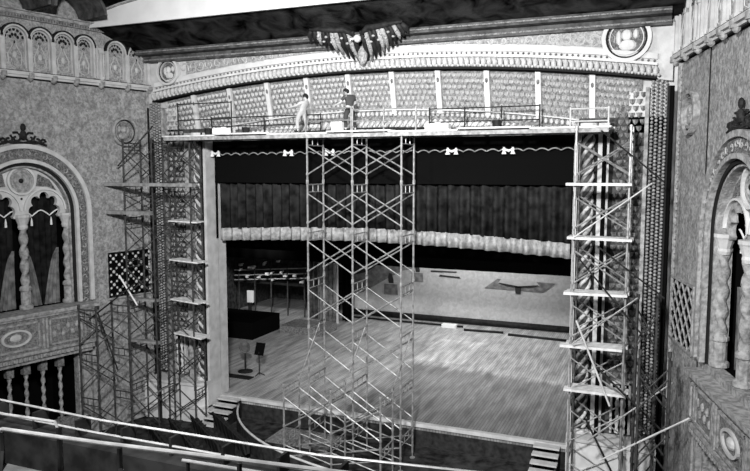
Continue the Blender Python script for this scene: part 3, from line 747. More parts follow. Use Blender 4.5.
# wing gallery
g = thing('wing_gallery', 'steel loading gallery with rails crossing the dark left wing', 'gallery', (-27, 42, 2.4))
b = B(); b.box(-29.8, -23.5, 43.9, 45.2, 2.25, 2.4); b.build('deck', 'iron', g)
for z in (2.75, 3.1, 3.5): B().tube([(-29.8, 43.9, z-.35), (-23.5, 43.9, z+.15)], .05, 5).build('rail', 'plain', g)
for x in (-29.4, -28, -26.6, -25.2, -23.8): B().tube([(x, 43.9, 0), (x, 43.9, 3.6)], .06, 5).build('post', 'metal_dk', g)
WB = [(random.uniform(-29.3, -23.8), random.uniform(2.5, 4.1), random.uniform(.08, .3), random.uniform(.08, .25)) for _ in range(16)]
for i, (x, z, w_, h_) in enumerate(WB + [(-28.4, .85, .5, .9)] if True else ((-29.2, 3.6, .3, .5), (-28.4, 3.55, .6, .4), (-27.0, 3.5, .45, .28), (-25.9, 3.5, .3, .6), (-25.2, 3.6, .35, .3), (-24.4, 3.2, .7, .35), (-24.9, 2.7, .8, .3), (-26.2, 2.2, .5, .3), (-27.4, 1.9, .6, .3), (-24.0, 3.6, .5, .55), (-23.9, 2.6, .35, .7), (-28.4, .85, .7, 1.0))):
    b = B(); b.box(x, x+w_, 43.4, 43.6, z, z+h_); b.box(x+.05, x+w_-.05, 43.35, 43.42, z+.05, z+h_-.05)
    if i < 16: b.box(x+w_*.4, x+w_*.5, 43.5, 43.9, z+.1, z+.16)
    b.build('bright_patch_board' if i < 16 else 'pale_panel', 'white', g)  # white boards made up to give the wing its bright patches
B().box(-28.35, -28.1, 43.45, 43.55, 0, .9).build('panel_stand', 'iron', g)
for x, z in ((-28.5, .12), (-27.9, .02)):
    b = B(); b.box(x, x+.4, 36.7, 37.1, 1.1, 1.22); b.ball(x+.2, 36.9, 1.22, .16, .16, .1); tag(b.build('cloth_bundle', 'white'), 'white bundle on top of the dark wing crate, the %s one' % ('left' if x < -28.2 else 'right'), 'bundle')

# small stage furniture
ms = thing('music_stand', 'black music stand on the left front of the stage', 'music stand', (-19.15, 30.3, 0))
b = B(); b.tube([(-19.15, 30.3, .05), (-19.15, 30.3, 1.25)], .03, 6); b.build('stem', 'iron', ms)
b = B(); b.add([(-19.42, 30.25, 1.1), (-18.88, 30.25, 1.1), (-18.88, 30.5, 1.7), (-19.42, 30.5, 1.7), (-19.42, 30.28, 1.08), (-18.88, 30.28, 1.08), (-18.88, 30.53, 1.68), (-19.42, 30.53, 1.68)], [(0, 1, 2, 3), (4, 5, 6, 7), (0, 1, 5, 4), (1, 2, 6, 5), (2, 3, 7, 6), (3, 0, 4, 7)]); b.build('desk', 'black', ms)
b = B()
for a in (.3, 2.4, 4.5): b.tube([(-19.15, 30.3, .16), (-19.15+.3*cos(a), 30.3+.3*sin(a), .02)], .025, 5)
b.build('feet', 'iron', ms)
fan = thing('stage_fan', 'round dark pedestal object beside the black music stand', 'pedestal fan', (-20.2, 30.6, 0))
b = B(); b.lathe(-20.2, 30.6, [(.4, 0), (.4, .05), (.06, .1)], 12); b.build('base', 'iron', fan)
B().tube([(-20.2, 30.6, .08), (-20.2, 30.6, 1.1)], .05, 6).build('pole', 'iron', fan)
b = B(); b.tube([(-20.2+.3*cos(q), 30.55, 1.35+.3*sin(q)) for q in [2*PI*i/16 for i in range(16)]], .05, 5, True); b.ball(-20.2, 30.55, 1.35, .26, .1, .26, 6, 12); b.build('cage', 'drape', fan)
mt = B(); mt.box(-20.9, -19.2, 29.4, 29.9, 0.0, .04); tag(mt.build('floor_mat', 'iron'), 'dark strip lying flat on the stage by the left jamb', 'mat')
for nm, m, box, lab in (('floor_cloth', 'patch', (-12.9, -9.7, 33.4, 37.4), 'pale square cloth lying flat on the middle of the stage'),
                        ('worn_floor_cover', 'dark_patch', (-9.5, -4.0, 34.0, 38.4), 'darker grey cloth lying flat on the right half of the stage')):
    pass

# pit steps
for xa, xb, lab in ((-19.1, -18.0, 'short flight of pale steps from the stage down to the left of the pit'), (-4.3, -3.3, 'short flight of steps by the foot of the right scaffold')):
    st = thing('pit_steps', lab, 'steps', (xa+.5, 26, FL))
    for k in range(5):
        z = -.02-.19*k
        B().box(xa, xb, 26.85-.36*(k+1), 26.85-.36*k, z-.07, z).build('tread', 'plain', st)
    B().box(xa+.05, xb-.05, 25.1, 26.85, FL, -.93).build('base', 'dark', st)
    for x in (xa, xb-.1):
        b = B(); b.add([(x, 26.9, FL), (x, 26.9, -.15), (x, 25.1, -.98), (x, 25.1, FL), (x+.08, 26.9, FL), (x+.08, 26.9, -.15), (x+.08, 25.1, -.98), (x+.08, 25.1, FL)], [(0, 1, 2, 3), (4, 5, 6, 7), (0, 1, 5, 4), (1, 2, 6, 5), (2, 3, 7, 6), (3, 0, 4, 7)]); b.build('stringer', 'iron', st)
# pit rail, curved
def pitc(u, off=0):     # u 0..1 along curve
    p0, p1, p2 = Vector((-17.9, 26.6, 0)), Vector((-15.4, 21.6, 0)), Vector((-6.5, 21.4, 0))
    q = p0*(1-u)**2+p1*2*u*(1-u)+p2*u*u; d = ((p1-p0)*(1-u)+(p2-p1)*u).normalized(); nn = Vector((d.y, -d.x, 0))
    return q+nn*off
pr_ = thing('pit_rail', 'low curved orchestra pit rail with a pale top edge', 'pit rail', (-16, 25, FL))
rows = [[tuple(pitc(u, 0)+Vector((0, 0, z))) for z in (FL, -.25)]+[tuple(pitc(u, .1)+Vector((0, 0, z))) for z in (-.25, FL)] for u in [i/24 for i in range(25)]]
B().grid(rows, False, True, True).build('panel', 'dark', pr_)
B().tube([tuple(pitc(i/24, .05)+Vector((0, 0, -.2))) for i in range(25)], .05, 6).build('top_edge', 'plain', pr_, True)
b = B(); b.box(-15.5, -12.5, 24.9, 26.6, FL, FL+.06); tag(b.build('pit_platform', 'side_relief'), 'greyish sheet lying on the orchestra pit floor', 'sheet')

# seats
def seat_unit():
    r = thing('theatre_seat', 'dark folded theatre seat in the rows left of the orchestra pit', 'theatre seat', (0, 0, 0), 'dark seats in rows beside the orchestra pit')
    B().add([(-.24, 0, .4), (.24, 0, .4), (.24, -.16, 1.02), (-.24, -.16, 1.02), (-.24, .08, .4), (.24, .08, .4), (.24, -.08, 1.02), (-.24, -.08, 1.02)], [(0, 1, 2, 3), (4, 5, 6, 7), (0, 1, 5, 4), (1, 2, 6, 5), (2, 3, 7, 6), (3, 0, 4, 7)]).build('backrest', 'seat', r)
    B().box(-.22, .22, .08, .2, .42, .85).build('seat', 'seat', r)
    b = B(); b.box(-.29, -.24, -.06, .4, 0, .62); b.box(-.29, -.24, -.06, .42, .62, .66); b.build('armrest', 'iron', r)
    return r
proto = seat_unit(); first = True
rd = Vector((.80, -.6, 0)).normalized(); ang = math.atan2(rd.y, rd.x)
starts = [(-20.4, 22.0), (-19.8, 22.7), (-19.15, 23.35), (-18.5, 24.0), (-17.85, 24.7)]
for sx, sy in starts:
    for k in range(7):
        p = Vector((sx, sy, FL))+rd*.56*k
        o = proto if first else copy_tree(proto); first = False
        o.location = p; o.rotation_euler = (0, 0, ang)

# ------------------------------------------------------------------ scaffolding
def frame_mesh(w, h, axis, m='metal', pad=.0):
    """end frame: two posts with ladder rungs; axis 'y' = runs in depth, 'x' = across"""
    b = B(); f = (lambda a, z: (0, a, z)) if axis == 'y' else (lambda a, z: (a, 0, z))
    for a in (0, w):
        b.tube([f(a, 0), f(a, h)], .04, 6); b.tube([f(a, h-.09), f(a, h+.09)], .06, 6); b.tube([f(a, .28), f(a, .36)], .058, 6)
    b.tube([f(0, h-.1), f(w, h-.1)], .028, 5); b.tube([f(0, h-.4), f(w, h-.4)], .022, 5)
    for a in (.33*w, .66*w): b.tube([f(a, h-.4), f(a, h-.1)], .018, 5)
    return b
FCACHE = {}
def scaffold(name, label, posts, levels, axis='y', w=1.4, m='metal', brace_rows=None, group=None, depth_brace=True, skip=()):
    """posts: list of frame origins (x,y); levels: list of z; frames stacked; braces between neighbouring frames"""
    r = thing(name, label, 'scaffold', (posts[0][0], posts[0][1], FL), group)
    for (x, y) in posts:
        for i in range(len(levels)-1):
            h = levels[i+1]-levels[i]; key = (round(w, 2), round(h, 2), axis, m)
            if key in FCACHE: o = bpy.data.objects.new('end_frame', FCACHE[key]); C.objects.link(o); o.parent = r
            else: o = frame_mesh(w, h, axis).build('end_frame', m, r); FCACHE[key] = o.data; 
            # mesh vertices are relative to the root here, so rebuild them as local
            if key not in FIXED:
                off = parent_world(r)
                for v in o.data.vertices: v.co += off
                FIXED.add(key)
            o.location = Vector((x, y, levels[i]))-r.location
        for a in (0, w):
            px, py = (x, y+a) if axis == 'y' else (x+a, y)
            b = B(); b.lathe(px, py, [(.11, FL), (.11, FL+.03), (.025, FL+.04), (.025, levels[0]+.02)], 8); b.build('base_jack', m, r)
    for k in range(len(posts)-1):
        (xa, ya), (xb, yb) = posts[k], posts[k+1]
        for i in range(len(levels)-1):
            if (k, i) in skip: continue
            z0, z1 = levels[i]+.3, levels[i+1]-.45
            for a in (0, w) if depth_brace else (0,):
                pa = (xa, ya+a) if axis == 'y' else (xa+a, ya); pb = (xb, yb+a) if axis == 'y' else (xb+a, yb)
                b = B(); b.tube([(*pa, z0), (*pb, z1)], .027, 5); b.tube([(*pa, z1), (*pb, z0)], .027, 5)
                b.ball((pa[0]+pb[0])/2, (pa[1]+pb[1])/2, (z0+z1)/2, .04, .04, .04, 3, 5); b.build('cross_brace', m, r)
    return r
FIXED = set()
LV = [-.85+.0, .38, 2.40, 4.40, 6.38, 8.30, 10.24, 12.12]
LV = [-.8, .40, 2.40, 4.40, 6.37, 8.31, 10.24, 12.10]
ct = scaffold('scaffold_tower', 'tall centre scaffold tower rising from the orchestra pit to the high walkway', [(-13.02, 24.35), (-11.06, 24.35), (-9.04, 24.35)], LV)
scaffold('scaffold_tower', 'low scaffold section standing in front of the foot of the tall centre tower', [(-13.35, 22.85), (-11.3, 22.85), (-9.27, 22.85)], [-.8, .42, 2.35], w=1.25)
# raking tubes tying the low section to the tower
rk = B()
for x, xa in ((-13.2, -12.75), (-11.2, -10.75), (-9.2, -8.8)):
    rk = B(); rk.tube([(x+.0, 23.9, 2.4), (xa+.2, 24.4, 4.6)], .02, 5); tag(rk.build('raking_tube', 'metal'), 'slanting tie tube from the low scaffold up to the tall tower, %s' % {-13.2: 'leftmost of three', -11.2: 'middle of three', -9.2: 'rightmost of three'}[x], 'tube')
# inside rails of the tower
b = B()
for z in (6.2, 10.1): pass

LR = [-.8, .95, 2.85, 4.7, 6.55, 8.45, 10.25, 12.10]
scaffold('scaffold_tower', 'scaffold tower with pale planks in front of the right jamb of the arch', [(-2.72, 24.2), (-1.0, 24.2)], LR, w=1.3, m='metal')
scaffold('scaffold_tower', 'scaffold tower with pale planks in front of the left jamb of the arch', [(-20.45, 24.75), (-19.0, 24.75)], LR, w=.75, m='metal_dk')
# outer bays
scaffold('wall_scaffold', 'dark scaffold bay filling the left corner between wall and arch', [(-21.9, 23.9), (-20.35, 23.9)], [-.8, 1.1, 3.0, 4.9, 6.8, 8.7, 10.1, 12.0], w=1.1, m='metal_dk')
scaffold('wall_scaffold', 'lower dark scaffold against the left wall below the lattice grille', [(-22.45, 21.6), (-21.9, 22.9)], [-.8, 1.2, 3.1, 5.0], axis='x', w=.95, m='metal_dk')
scaffold('wall_scaffold', 'dark scaffold bay in the right corner in front of the diamond grille', [(-.62, 24.0), (.0, 24.0)], [-.8, 1.0, 2.8, 4.6, 6.4], w=1.0, m='metal_dk')
scaffold('wall_scaffold', 'low dark scaffold beside the right box parapet', [(-.45, 22.2), (.42, 22.2)], [-.8, 1.2, 3.1, 4.9], w=1.1, m='metal_dk')
# loose diagonal tubes
def tubeo(p, q, r, m, label, name='scaffold_tube'):
    b = B(); b.tube([p, q], r, 6); tag(b.build(name, m), label, 'tube')
tubeo((-22.3, 24.0, 10.9), (-20.3, 24.0, 12.6), .035, 'metal_dk', 'dark raking tube reaching up to the left end of the high walkway')
tubeo((-21.7, 23.2, 6.15), (-20.75, 23.2, 4.9), .036, 'white', 'white diagonal tube crossing the lattice grille')
tubeo((-22.9, 22.3, 4.1), (-20.6, 22.9, 5.9), .035, 'iron', 'dark tube rising from the left parapet end towards the lattice grille')
tubeo((-21.6, 23.3, .2), (-19.2, 23.3, 1.5), .035, 'metal', 'grey tube slanting in front of the left pedestal')
tubeo((-22.2, 22.4, 4.6), (-21.2, 22.4, 2.2), .035, 'iron', 'dark tube crossing below the left parapet end')
tubeo((-2.7, 23.9, 8.45), (-.3, 23.9, 10.3), .024, 'plain', 'pale raking tube high in the right scaffold')
tubeo((-2.5, 23.6, 5.7), (-1.35, 23.6, 2.9), .035, 'plain', 'pale tube leaning steeply across the right scaffold planks')
tubeo((-1.5, 22.4, 1.5), (1.0, 21.9, 3.4), .03, 'plain', 'white tube slanting up to the right at the lower right')
tubeo((-2.0, 23.4, 1.7), (.55, 23.4, 4.0), .03, 'metal', 'grey tube slanting up to the right under the diamond grille')
tubeo((-2.6, 23.6, 4.9), (-.6, 23.6, 6.6), .03, 'metal', 'grey tube slanting between the lower planks of the right scaffold')
tubeo((-1.9, 23.8, 12.0), (.1, 23.8, 10.3), .03, 'iron', 'dark tube dropping from the right end of the high walkway')
tubeo((-1.9, 23.8, 8.2), (.2, 23.8, 6.6), .03, 'iron', 'dark tube slanting down right across the right honeycomb')
tubeo((-2.6, 23.8, 7.9), (-.3, 23.8, 5.2), .03, 'iron', 'dark tube crossing the middle of the right scaffold')
tubeo((-1.8, 23.5, 4.2), (.5, 23.3, 2.2), .035, 'iron', 'dark tube slanting down right beside the lowest plank')
tubeo((-2.1, 23.5, 2.4), (-.7, 23.3, -.2), .035, 'iron', 'dark tube slanting down to the floor at the lower right')
tubeo((.2, 25.2, FL), (.2, 25.2, 13.5), .07, 'black', 'thick black standpipe up the right corner')
tubeo((-1.95, 26.05, FL), (-1.95, 26.05, 12.1), .07, 'black', 'black pipe up the right jamb')
tubeo((-21.25, 25.1, FL), (-21.25, 25.1, 12.1), .06, 'iron', 'dark pipe up the left corner')

# planks
PL = B
def plank(x0, x1, y0, y1, z, label, m='plank', th=.06, rz=0, n=2):
    t = thing('scaffold_plank', label, 'plank', ((x0+x1)/2, (y0+y1)/2, z))
    w = (y1-y0)/n
    for i in range(n):
        j = random.uniform(-.12, .12)
        B().box(x0+j, x1+j, y0+i*w+.01, y0+(i+1)*w-.01, z, z+th).build('board', m, t)
    if rz: t.rotation_euler = (0, rz, 0)
    return t
names = ['topmost', 'second from the top', 'third from the top', 'fourth from the top', 'lowest']
for i, z in enumerate((10.20, 8.38, 6.50, 4.66, 3.12)):
    plank(-3.02+.02*i, -.93, 23.95, 24.75, z, 'pale plank pair on the right scaffold, %s of five' % names[i], th=.085, rz=(.0, .01, -.02, -.01, .0)[i])
for i, z in enumerate((8.42, 6.66, 4.85, 3.30)):
    plank(-20.3+.1*i, -18.75+.08*i, 24.7, 25.4, z, 'pale plank on the left scaffold, %s of four' % ['topmost', 'second from the top', 'third from the top', 'lowest'][i], th=.06, rz=(.02, .05, .07, .1)[i])
plank(-22.75, -18.0, 23.7, 24.0, 10.02, 'long dark grey plank reaching from the left wall to the left jamb', 'plank_dk', .14, n=1)
plank(-22.75, -20.4, 23.6, 23.9, 8.78, 'shorter dark grey plank on the left wall above the grille', 'plank_dk', .16, n=1)
b = 0
for i, z in enumerate((6.3, 4.2)):
    plank(-22.0, -20.3, 23.95, 24.25, (4.92, 3.02)[i], 'dark grey plank in the left corner scaffold, %s one' % ('upper' if i == 0 else 'lower'), 'plank_dk', .1, n=1)

# high walkway
ords = ['first', 'second', 'third', 'fourth', 'fifth', 'sixth', 'seventh', 'eighth']
wb = thing('walkway_beam', 'long pale double beam carrying the high walkway across the stage opening', 'beam', (-11, 24.3, 12.0))
for y in (24.3, 25.65):
    b = B(); b.box(-19.95, -1.7, y-.04, y+.04, 11.98, 12.12); b.build('beam', 'mid' if y < 25 else 'metal', wb)
for k in range(14):
    x = -19.6+k*1.35; B().box(x, x+.09, 24.3, 25.7, 12.02, 12.10).build('cross_bearer', 'metal', wb)
for i in range(7):
    x0 = -20.05+i*2.63
    t = thing('walkway_plank', '%s group of pale walkway boards counted from the left end' % ords[i], 'plank', (x0+1.3, 25, 12.13), 'pale boards of the high walkway')
    for j in range(5):
        B().box(x0+random.uniform(-.05, .03), x0+2.66+random.uniform(-.02, .05), 24.27+j*.29, 24.53+j*.29, 12.13+(.05 if (i % 2) else 0), 12.19+(.05 if i % 2 else 0)).build('board', 'plank', t)
# guard rails (things along the walkway)
def guard(xa, xb, h, label, y=24.3, mids=(.55,), m='metal', posts=2):
    t = thing('guard_rail', label, 'guard rail', (xa, y, 12.12))
    for k in range(posts):
        x = xa+(xb-xa)*k/(posts-1); B().tube([(x, y, 12.1), (x, y, 12.1+h)], .03, 6).build('post', m, t)
    for z in (h-.05,)+tuple(h*q for q in mids): B().tube([(xa, y, 12.1+z), (xb, y, 12.1+z)], .024, 5).build('rail', m, t)
guard(-18.5, -13.1, .95, 'low pipe guard rail on the left part of the high walkway', y=25.7, posts=3, m='iron')
guard(-19.2, -16.5, 1.45, 'tall thin pipe uprights on the left end of the high walkway', y=24.3, mids=(.5,), posts=2, m='iron')
guard(-13.05, -11.08, 1.05, 'pale pipe guard rail between the two workers', m='metal', mids=(.5,))
guard(-11.02, -8.46, .95, 'pipe guard rail just right of the tall worker', m='metal', mids=(.5,), posts=3)
guard(-8.4, -4.2, 1.0, 'pipe guard rail along the right middle of the high walkway', y=25.7, m='iron', mids=(.45,), posts=4)
guard(-2.95, -1.72, .72, 'pale square guard frame at the right end of the high walkway', m='plain', mids=(.35,))
bk = thing('white_bucket', 'white square box on the walkway between the two workers', 'box', (-11.75, 24.5, 12.2))
b = B(); b.box(-11.98, -11.52, 24.4, 24.75, 12.24, 12.62); b.build('box_body', 'white', bk)
b = B(); b.box(-12.0, -11.5, 24.38, 24.77, 12.6, 12.65); b.build('rim', 'plain', bk)
for x, lab in ((-18.1, 'small dark bucket on the left end of the high walkway'), (-16.2, 'dark paint pot on the walkway left of the light-shirted worker'), (-5.6, 'dark bundle on the walkway rail right of centre')):
    o = thing('paint_pot', lab, 'pot', (x, 24.9, 12.22)); b = B(); b.lathe(x, 24.9, [(.14, 12.23), (.17, 12.5)], 12); b.build('pot', 'iron', o)
    b = B(); b.tube([(x+.17*cos(q), 24.9, 12.5+.16*sin(q)) for q in [PI*i/8 for i in range(9)]], .012, 5); b.build('handle', 'metal', o)
for x, lab in ((-17.3, 'stack of pale cans on the left part of the walkway'), (-7.8, 'flat pale tool box lying on the walkway right of the tower')):
    b = B(); z = 12.24 if x < -10 else 12.19; b.box(x-.45, x+.45, 24.7, 25.1, z, z+.24); b.box(x-.1, x+.1, 24.85, 24.95, z+.24, z+.3); tag(b.build('tool_box', 'white'), lab, 'tool box')

# ------------------------------------------------------------------ people
def skin_obj(name, pts, edges, radii, m, parent, root=0, sub=2):
    me = bpy.data.meshes.new(name); me.from_pydata(pts, edges, [])
    ob = bpy.data.objects.new(name, me); C.objects.link(ob)
    sk = ob.modifiers.new('skin', 'SKIN'); sk.use_smooth_shade = True
    for i, r in enumerate(radii):
        r = r if isinstance(r, tuple) else (r, r)
        me.skin_vertices[0].data[i].radius = r
        me.skin_vertices[0].data[i].use_root = (i == root)
    ss = ob.modifiers.new('sub', 'SUBSURF'); ss.levels = sub; ss.render_levels = sub
    dg = bpy.context.evaluated_depsgraph_get(); dg.update()
    new = bpy.data.meshes.new_from_object(ob.evaluated_get(dg)); 
    ob.modifiers.clear(); ob.data = new; new.materials.clear(); new.materials.append(M[m]); ob.parent = parent
    for p in new.polygons: p.use_smooth = True
    return ob
def person(label, loc, J, mats):
    """J: joints in local metres, x across the walkway (minus = picture left), y depth, z up"""
    r = thing('person', label, 'person', loc)
    pts = []; ed = []; rad = []; idx = {}
    def ad(n, p, rr, par=None):
        idx[n] = len(pts); pts.append(tuple(p)); rad.append(rr)
        if par: ed.append((idx[par], idx[n]))
    V = {k: Vector(v) for k, v in J.items()}
    ad('pelvis', V['pelvis'], (.15, .11)); ad('waist', V['pelvis'].lerp(V['chest'], .45), (.125, .095), 'pelvis'); ad('chest', V['chest'], (.155, .11), 'waist')
    ad('neck', V['neck'], .055, 'chest'); ad('head', V['head'], .075, 'neck'); 
    top = V['head']+(V['head']-V['neck']).normalized()*.12; ad('crown', top, .082, 'head')
    for s in ('l', 'r'):
        ad('sh'+s, V['sh'+s], .06, 'chest'); ad('el'+s, V['el'+s], .042, 'sh'+s); ad('wr'+s, V['wr'+s], .027, 'el'+s)
        d = (V['wr'+s]-V['el'+s]).normalized(); palm = V['wr'+s]+d*.08; ad('pm'+s, palm, (.04, .02), 'wr'+s)
        side = d.cross(Vector((0, 0, 1))).normalized() if abs(d.z) < .9 else Vector((0, 1, 0)); down = d.cross(side).normalized()*(.03 if d.cross(side).z < 0 else -.03)
        for f_ in range(4):
            o = palm+side*(f_-1.5)*.021; L = (.075, .085, .08, .06)[f_]
            ad('f%s%da' % (s, f_), o+d*L*.55, .0095, 'pm'+s); ad('f%s%db' % (s, f_), o+d*L+down, .008, 'f%s%da' % (s, f_))
        ad('t%sa' % s, V['wr'+s]+d*.05+side*-.055, .012, 'pm'+s); ad('t%sb' % s, V['wr'+s]+d*.09+side*-.065+down*.5, .009, 't%sa' % s)
        ad('hp'+s, V['hp'+s], .095, 'pelvis'); ad('kn'+s, V['kn'+s], .06, 'hp'+s); ad('an'+s, V['an'+s], .04, 'kn'+s); ad('toe'+s, V['toe'+s], (.04, .03), 'an'+s)
    skin_obj('body', pts, ed, rad, 'skin', r)
    # shirt
    sp = [V['pelvis']+Vector((0, 0, .03)), V['pelvis'].lerp(V['chest'], .45), V['chest'], V['chest'].lerp(V['neck'], .6), V['shl'], V['shl'].lerp(V['ell'], .75), V['shr'], V['shr'].lerp(V['elr'], .75)]
    skin_obj('shirt', [tuple(p) for p in sp], [(0, 1), (1, 2), (2, 3), (2, 4), (4, 5), (2, 6), (6, 7)], [(.175, .14), (.15, .125), (.18, .14), .09, .078, .062, .078, .062], mats[0], r)
    tp = [V['pelvis']+Vector((0, 0, .06)), V['pelvis'], V['hpl'], V['knl'], V['anl']+Vector((0, 0, .04)), V['hpr'], V['knr'], V['anr']+Vector((0, 0, .04))]
    skin_obj('trousers', [tuple(p) for p in tp], [(0, 1), (1, 2), (2, 3), (3, 4), (1, 5), (5, 6), (6, 7)], [(.165, .13), (.17, .14), .115, .083, .068, .115, .083, .068], mats[1], r, 1)
    for s in 'lr':
        a, t_ = V['an'+s], V['toe'+s]
        skin_obj('shoe', [tuple(a+Vector((0, 0, -.02))), tuple(a.lerp(t_, .6)), tuple(t_)], [(0, 1), (1, 2)], [.055, .052, .045], 'shoe', r, 0)
    # hair / cap, face
    hd = (V['head']+top)/2; fw = V['face']; up = (top-V['head']).normalized()
    sd_ = fw.cross(up).normalized()
    b = B(); c = hd+up*.05-fw*.025
    b.ball(c.x, c.y, c.z, .1, .1, .098, 7, 12); b.ball(*(hd-fw*.07-up*.02), .07, .07, .1, 6, 10)
    loc_build(b, 'hair', mats[2], r)
    if len(mats) > 3:
        b = B(); c = hd+up*.1-fw*.0; b.ball(c.x, c.y, c.z, .105, .105, .06, 6, 12); q = c+fw*.1-up*.02; b.ball(q.x, q.y, q.z, .07, .06, .014, 4, 8); loc_build(b, 'cap', mats[3], r)
    b = B(); q = hd+fw*.088-up*.015; b.ball(q.x, q.y, q.z, .016, .016, .025, 4, 6); loc_build(b, 'nose', 'skin', r)
    b = B()
    for g_ in (-1, 1): q = hd+fw*.08+sd_*.032*g_+up*.012; b.ball(q.x, q.y, q.z, .011, .011, .008, 3, 6)
    loc_build(b, 'eyes', 'hair', r)
    b = B(); q = hd+fw*.078-up*.055; b.ball(q.x, q.y, q.z, .018, .018, .006, 3, 6); loc_build(b, 'mouth', 'shirt_dk', r)
    b = B()
    for g_ in (-1, 1): q = hd+sd_*.088*g_; b.ball(q.x, q.y, q.z, .018, .018, .03, 4, 6)
    loc_build(b, 'ears', 'skin', r)
    return r
def loc_build(b, name, m, parent):
    off = parent_world(parent); b.v = [tuple(Vector(p)+off) for p in b.v]; return b.build(name, m, parent, True)

person('worker in dark t-shirt and dark trousers standing on the high walkway, reaching left', (-11.35, 24.75, 12.225), dict(
    pelvis=(0, 0, .88), chest=(.02, -.02, 1.26), neck=(-.02, -.02, 1.42), head=(-.1, -.02, 1.49), face=(-.95, .25, -.15),
    shl=(-.1, -.2, 1.34), ell=(-.28, -.24, 1.1), wrl=(-.5, -.2, 1.02), shr=(.12, .16, 1.34), elr=(.16, .2, 1.08), wrr=(-.1, .22, .95),
    hpl=(-.06, -.1, .84), knl=(-.12, -.12, .46), anl=(-.1, -.12, .08), toel=(-.28, -.12, .045), hpr=(.08, .1, .84), knr=(.12, .12, .46), anr=(.2, .12, .08), toer=(.03, .12, .045)),
    ('shirt_dk', 'trouser_dk', 'hair'))
person('worker in light shirt and light trousers bending forward at the left of the walkway', (-13.35, 24.75, 12.22), dict(
    pelvis=(-.12, 0, .82), chest=(.05, -.02, 1.14), neck=(.12, -.02, 1.26), head=(.1, -.04, 1.33), face=(-.8, -.2, -.5),
    shl=(.0, -.2, 1.18), ell=(-.22, -.26, 1.05), wrl=(-.48, -.24, 1.0), shr=(.08, .16, 1.2), elr=(-.1, .22, 1.0), wrr=(-.36, .22, .96),
    hpl=(-.16, -.1, .78), knl=(-.26, -.12, .43), anl=(-.22, -.12, .08), toel=(-.4, -.12, .045), hpr=(-.06, .1, .78), knr=(.02, .12, .42), anr=(.06, .12, .08), toer=(-.1, .12, .045)),
    ('shirt_lt', 'trouser_lt', 'hair'))

# ------------------------------------------------------------------ balcony in the foreground
bal = thing('balcony', 'dark balcony front with a grey ledge running across the lower left foreground', 'balcony', (-8, 5, 6))
B().box(-27, 5, 6.9, 7.35, 5.9, 6.95).build('front_panel', 'dark', bal)
B().box(-27, 5, 4.9, 6.9, 5.9, 6.3).build('step_floor', 'dark', bal)
B().box(-27, 5, 3.2, 4.45, 6.3, 7.75).build('upper_tier', 'dark', bal)
B().box(-27, 5, 4.2, 4.62, 7.75, 7.87).build('ledge', 'parapet', bal)
B().box(-27, 5, 5.35, 5.6, 6.3, 7.15).build('inner_step_riser', 'dark', bal)
B().box(-27, 5, 5.3, 5.68, 7.15, 7.2).build('inner_ledge', 'parapet', bal)
fr = thing('balcony_rail', 'far thin double pipe rail along the balcony front', 'rail', (-8, 7.3, 6.9))
B().tube([(-20, 7.35, 7.2), (-9.3, 7.33, 7.2), (-7.2, 7.25, 7.2), (-3.8, 7.36, 7.2), (0, 7.9, 7.2)], .018, 6).build('top_rail', 'pipe', fr)
B().tube([(-20, 7.15, 7.08), (-9.3, 7.13, 7.08), (-7.2, 7.1, 7.08), (-3.8, 7.16, 7.08), (0, 7.7, 7.08)], .017, 6).build('lower_rail', 'pipe', fr)
for k in range(14): B().box(-10.0+.82*k, -9.96+.82*k, 7.1, 7.36, 6.94, 7.2).build('bracket', 'iron', fr)
nr = thing('balcony_rail', 'near thick worn pipe rail crossing the lower left corner', 'rail', (-5, 4.8, 7.9))
B().tube([(-5.95, 4.55, 8.18), (-5.86, 4.64, 8.2), (-4.73, 4.74, 8.2), (-3.22, 4.93, 8.2), (-1.0, 5.2, 8.2), (0, 5.35, 8.2)], .02, 8).build('top_rail', 'pipe', nr)
for x, y in ((-5.84, 4.6), (-4.5, 4.74), (-3.3, 4.88), (-2.0, 5.05)):
    B().tube([(x, y, 7.8), (x, y, 8.19)], .025, 6).build('post', 'iron', nr)
    B().tube([(x, y, 8.0), (x+.16, y-.16, 7.84)], .02, 5).build('strut', 'iron', nr)
n2 = thing('balcony_rail', 'short pipe rail ending at a post at the far left edge', 'rail', (-7, 5.0, 7.9))
B().tube([(-9.0, 5.0, 8.24), (-6.21, 4.94, 8.2), (-5.55, 4.98, 8.2), (-5.50, 4.98, 8.1)], .016, 8).build('top_rail', 'pipe', n2)
B().tube([(-5.5, 4.98, 7.7), (-5.5, 4.98, 8.15)], .028, 6).build('post', 'iron', n2)
n3 = thing('aisle_rail', 'middle pipe rail running between the near and far balcony rails', 'rail', (-5, 5.7, 7.2))
B().tube([(-4.5, 5.62, 7.72), (-3.0, 5.75, 7.7), (0, 6.0, 7.68)], .018, 8).build('top_rail', 'pipe', n3)
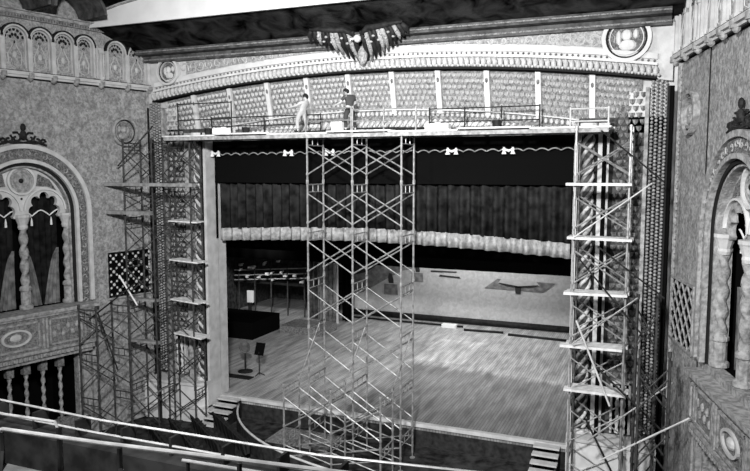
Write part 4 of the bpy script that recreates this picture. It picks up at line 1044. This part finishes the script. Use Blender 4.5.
for x in (-4.45, -3.4, -2.3, -1.2): B().tube([(x, 5.66+.1*(x+4.5)*.7, 7.15), (x, 5.64+.1*(x+4.5)*.7, 7.7)], .02, 6).build('post', 'iron', n3)

# ------------------------------------------------------------------ camera
cam = bpy.data.cameras.new('cam'); co = bpy.data.objects.new('cam', cam); C.objects.link(co)
cam.sensor_fit = 'HORIZONTAL'; cam.sensor_width = 36; cam.lens = 690*36/750; cam.clip_end = 200
co.location = (0, 0, 10.72)
pitch = math.atan(65.5/690); yaw = math.radians(22.552)
co.rotation_euler = (PI/2-pitch, 0, yaw)
bpy.context.scene.camera = co

# ------------------------------------------------------------------ light
def area(name, loc, target, size, power, spread=180, sy=None):
    l = bpy.data.lights.new(name, 'AREA'); l.size = size; l.energy = power; l.spread = math.radians(spread)
    if sy: l.shape = 'RECTANGLE'; l.size_y = sy
    o = bpy.data.objects.new(name, l); C.objects.link(o); o.location = loc
    d = Vector(target)-Vector(loc); o.rotation_euler = d.to_track_quat('-Z', 'Y').to_euler(); return o
area('house_flood', (-3, 3, 15.5), (-10.5, 26, 9.8), 1.2, 3700, 104)
area('house_flood', (-16, 6, 16.5), (-6, 26, 7), 2.5, 850, 104)
area('cove_wash', (-11, 17.5, 15.6), (-11, 26.2, 14.6), 6, 120, 120, 1)
area('stage_fill', (-10, 35, 12.5), (-10.5, 37, 0), 7, 780, 110)  # unseen light added above the stage to brighten the boards
area('stage_fill', (-11.5, 43.6, 7.5), (-11.5, 46.6, 1.5), 9, 420, 150, 1)  # unseen strip light added to brighten the painted backdrop
area('wing_fill', (-25, 40, 6), (-27, 43.6, 2.5), .6, 120, 120)  # unseen light added so the white boards in the wing show bright
area('balcony_fill', (-5, 1.5, 14), (-5.5, 5.5, 7.5), .5, 260, 100)  # unseen light added overhead to put highlights on the pipe rails
w = bpy.data.worlds.new('world'); bpy.context.scene.world = w; w.use_nodes = True
w.node_tree.nodes['Background'].inputs[0].default_value = (1, 1, 1, 1); w.node_tree.nodes['Background'].inputs[1].default_value = .05
vs = bpy.context.scene.view_settings
vs.view_transform = 'Standard'; vs.look = 'None'; vs.gamma = 1; vs.use_curve_mapping = False; vs.exposure = 0
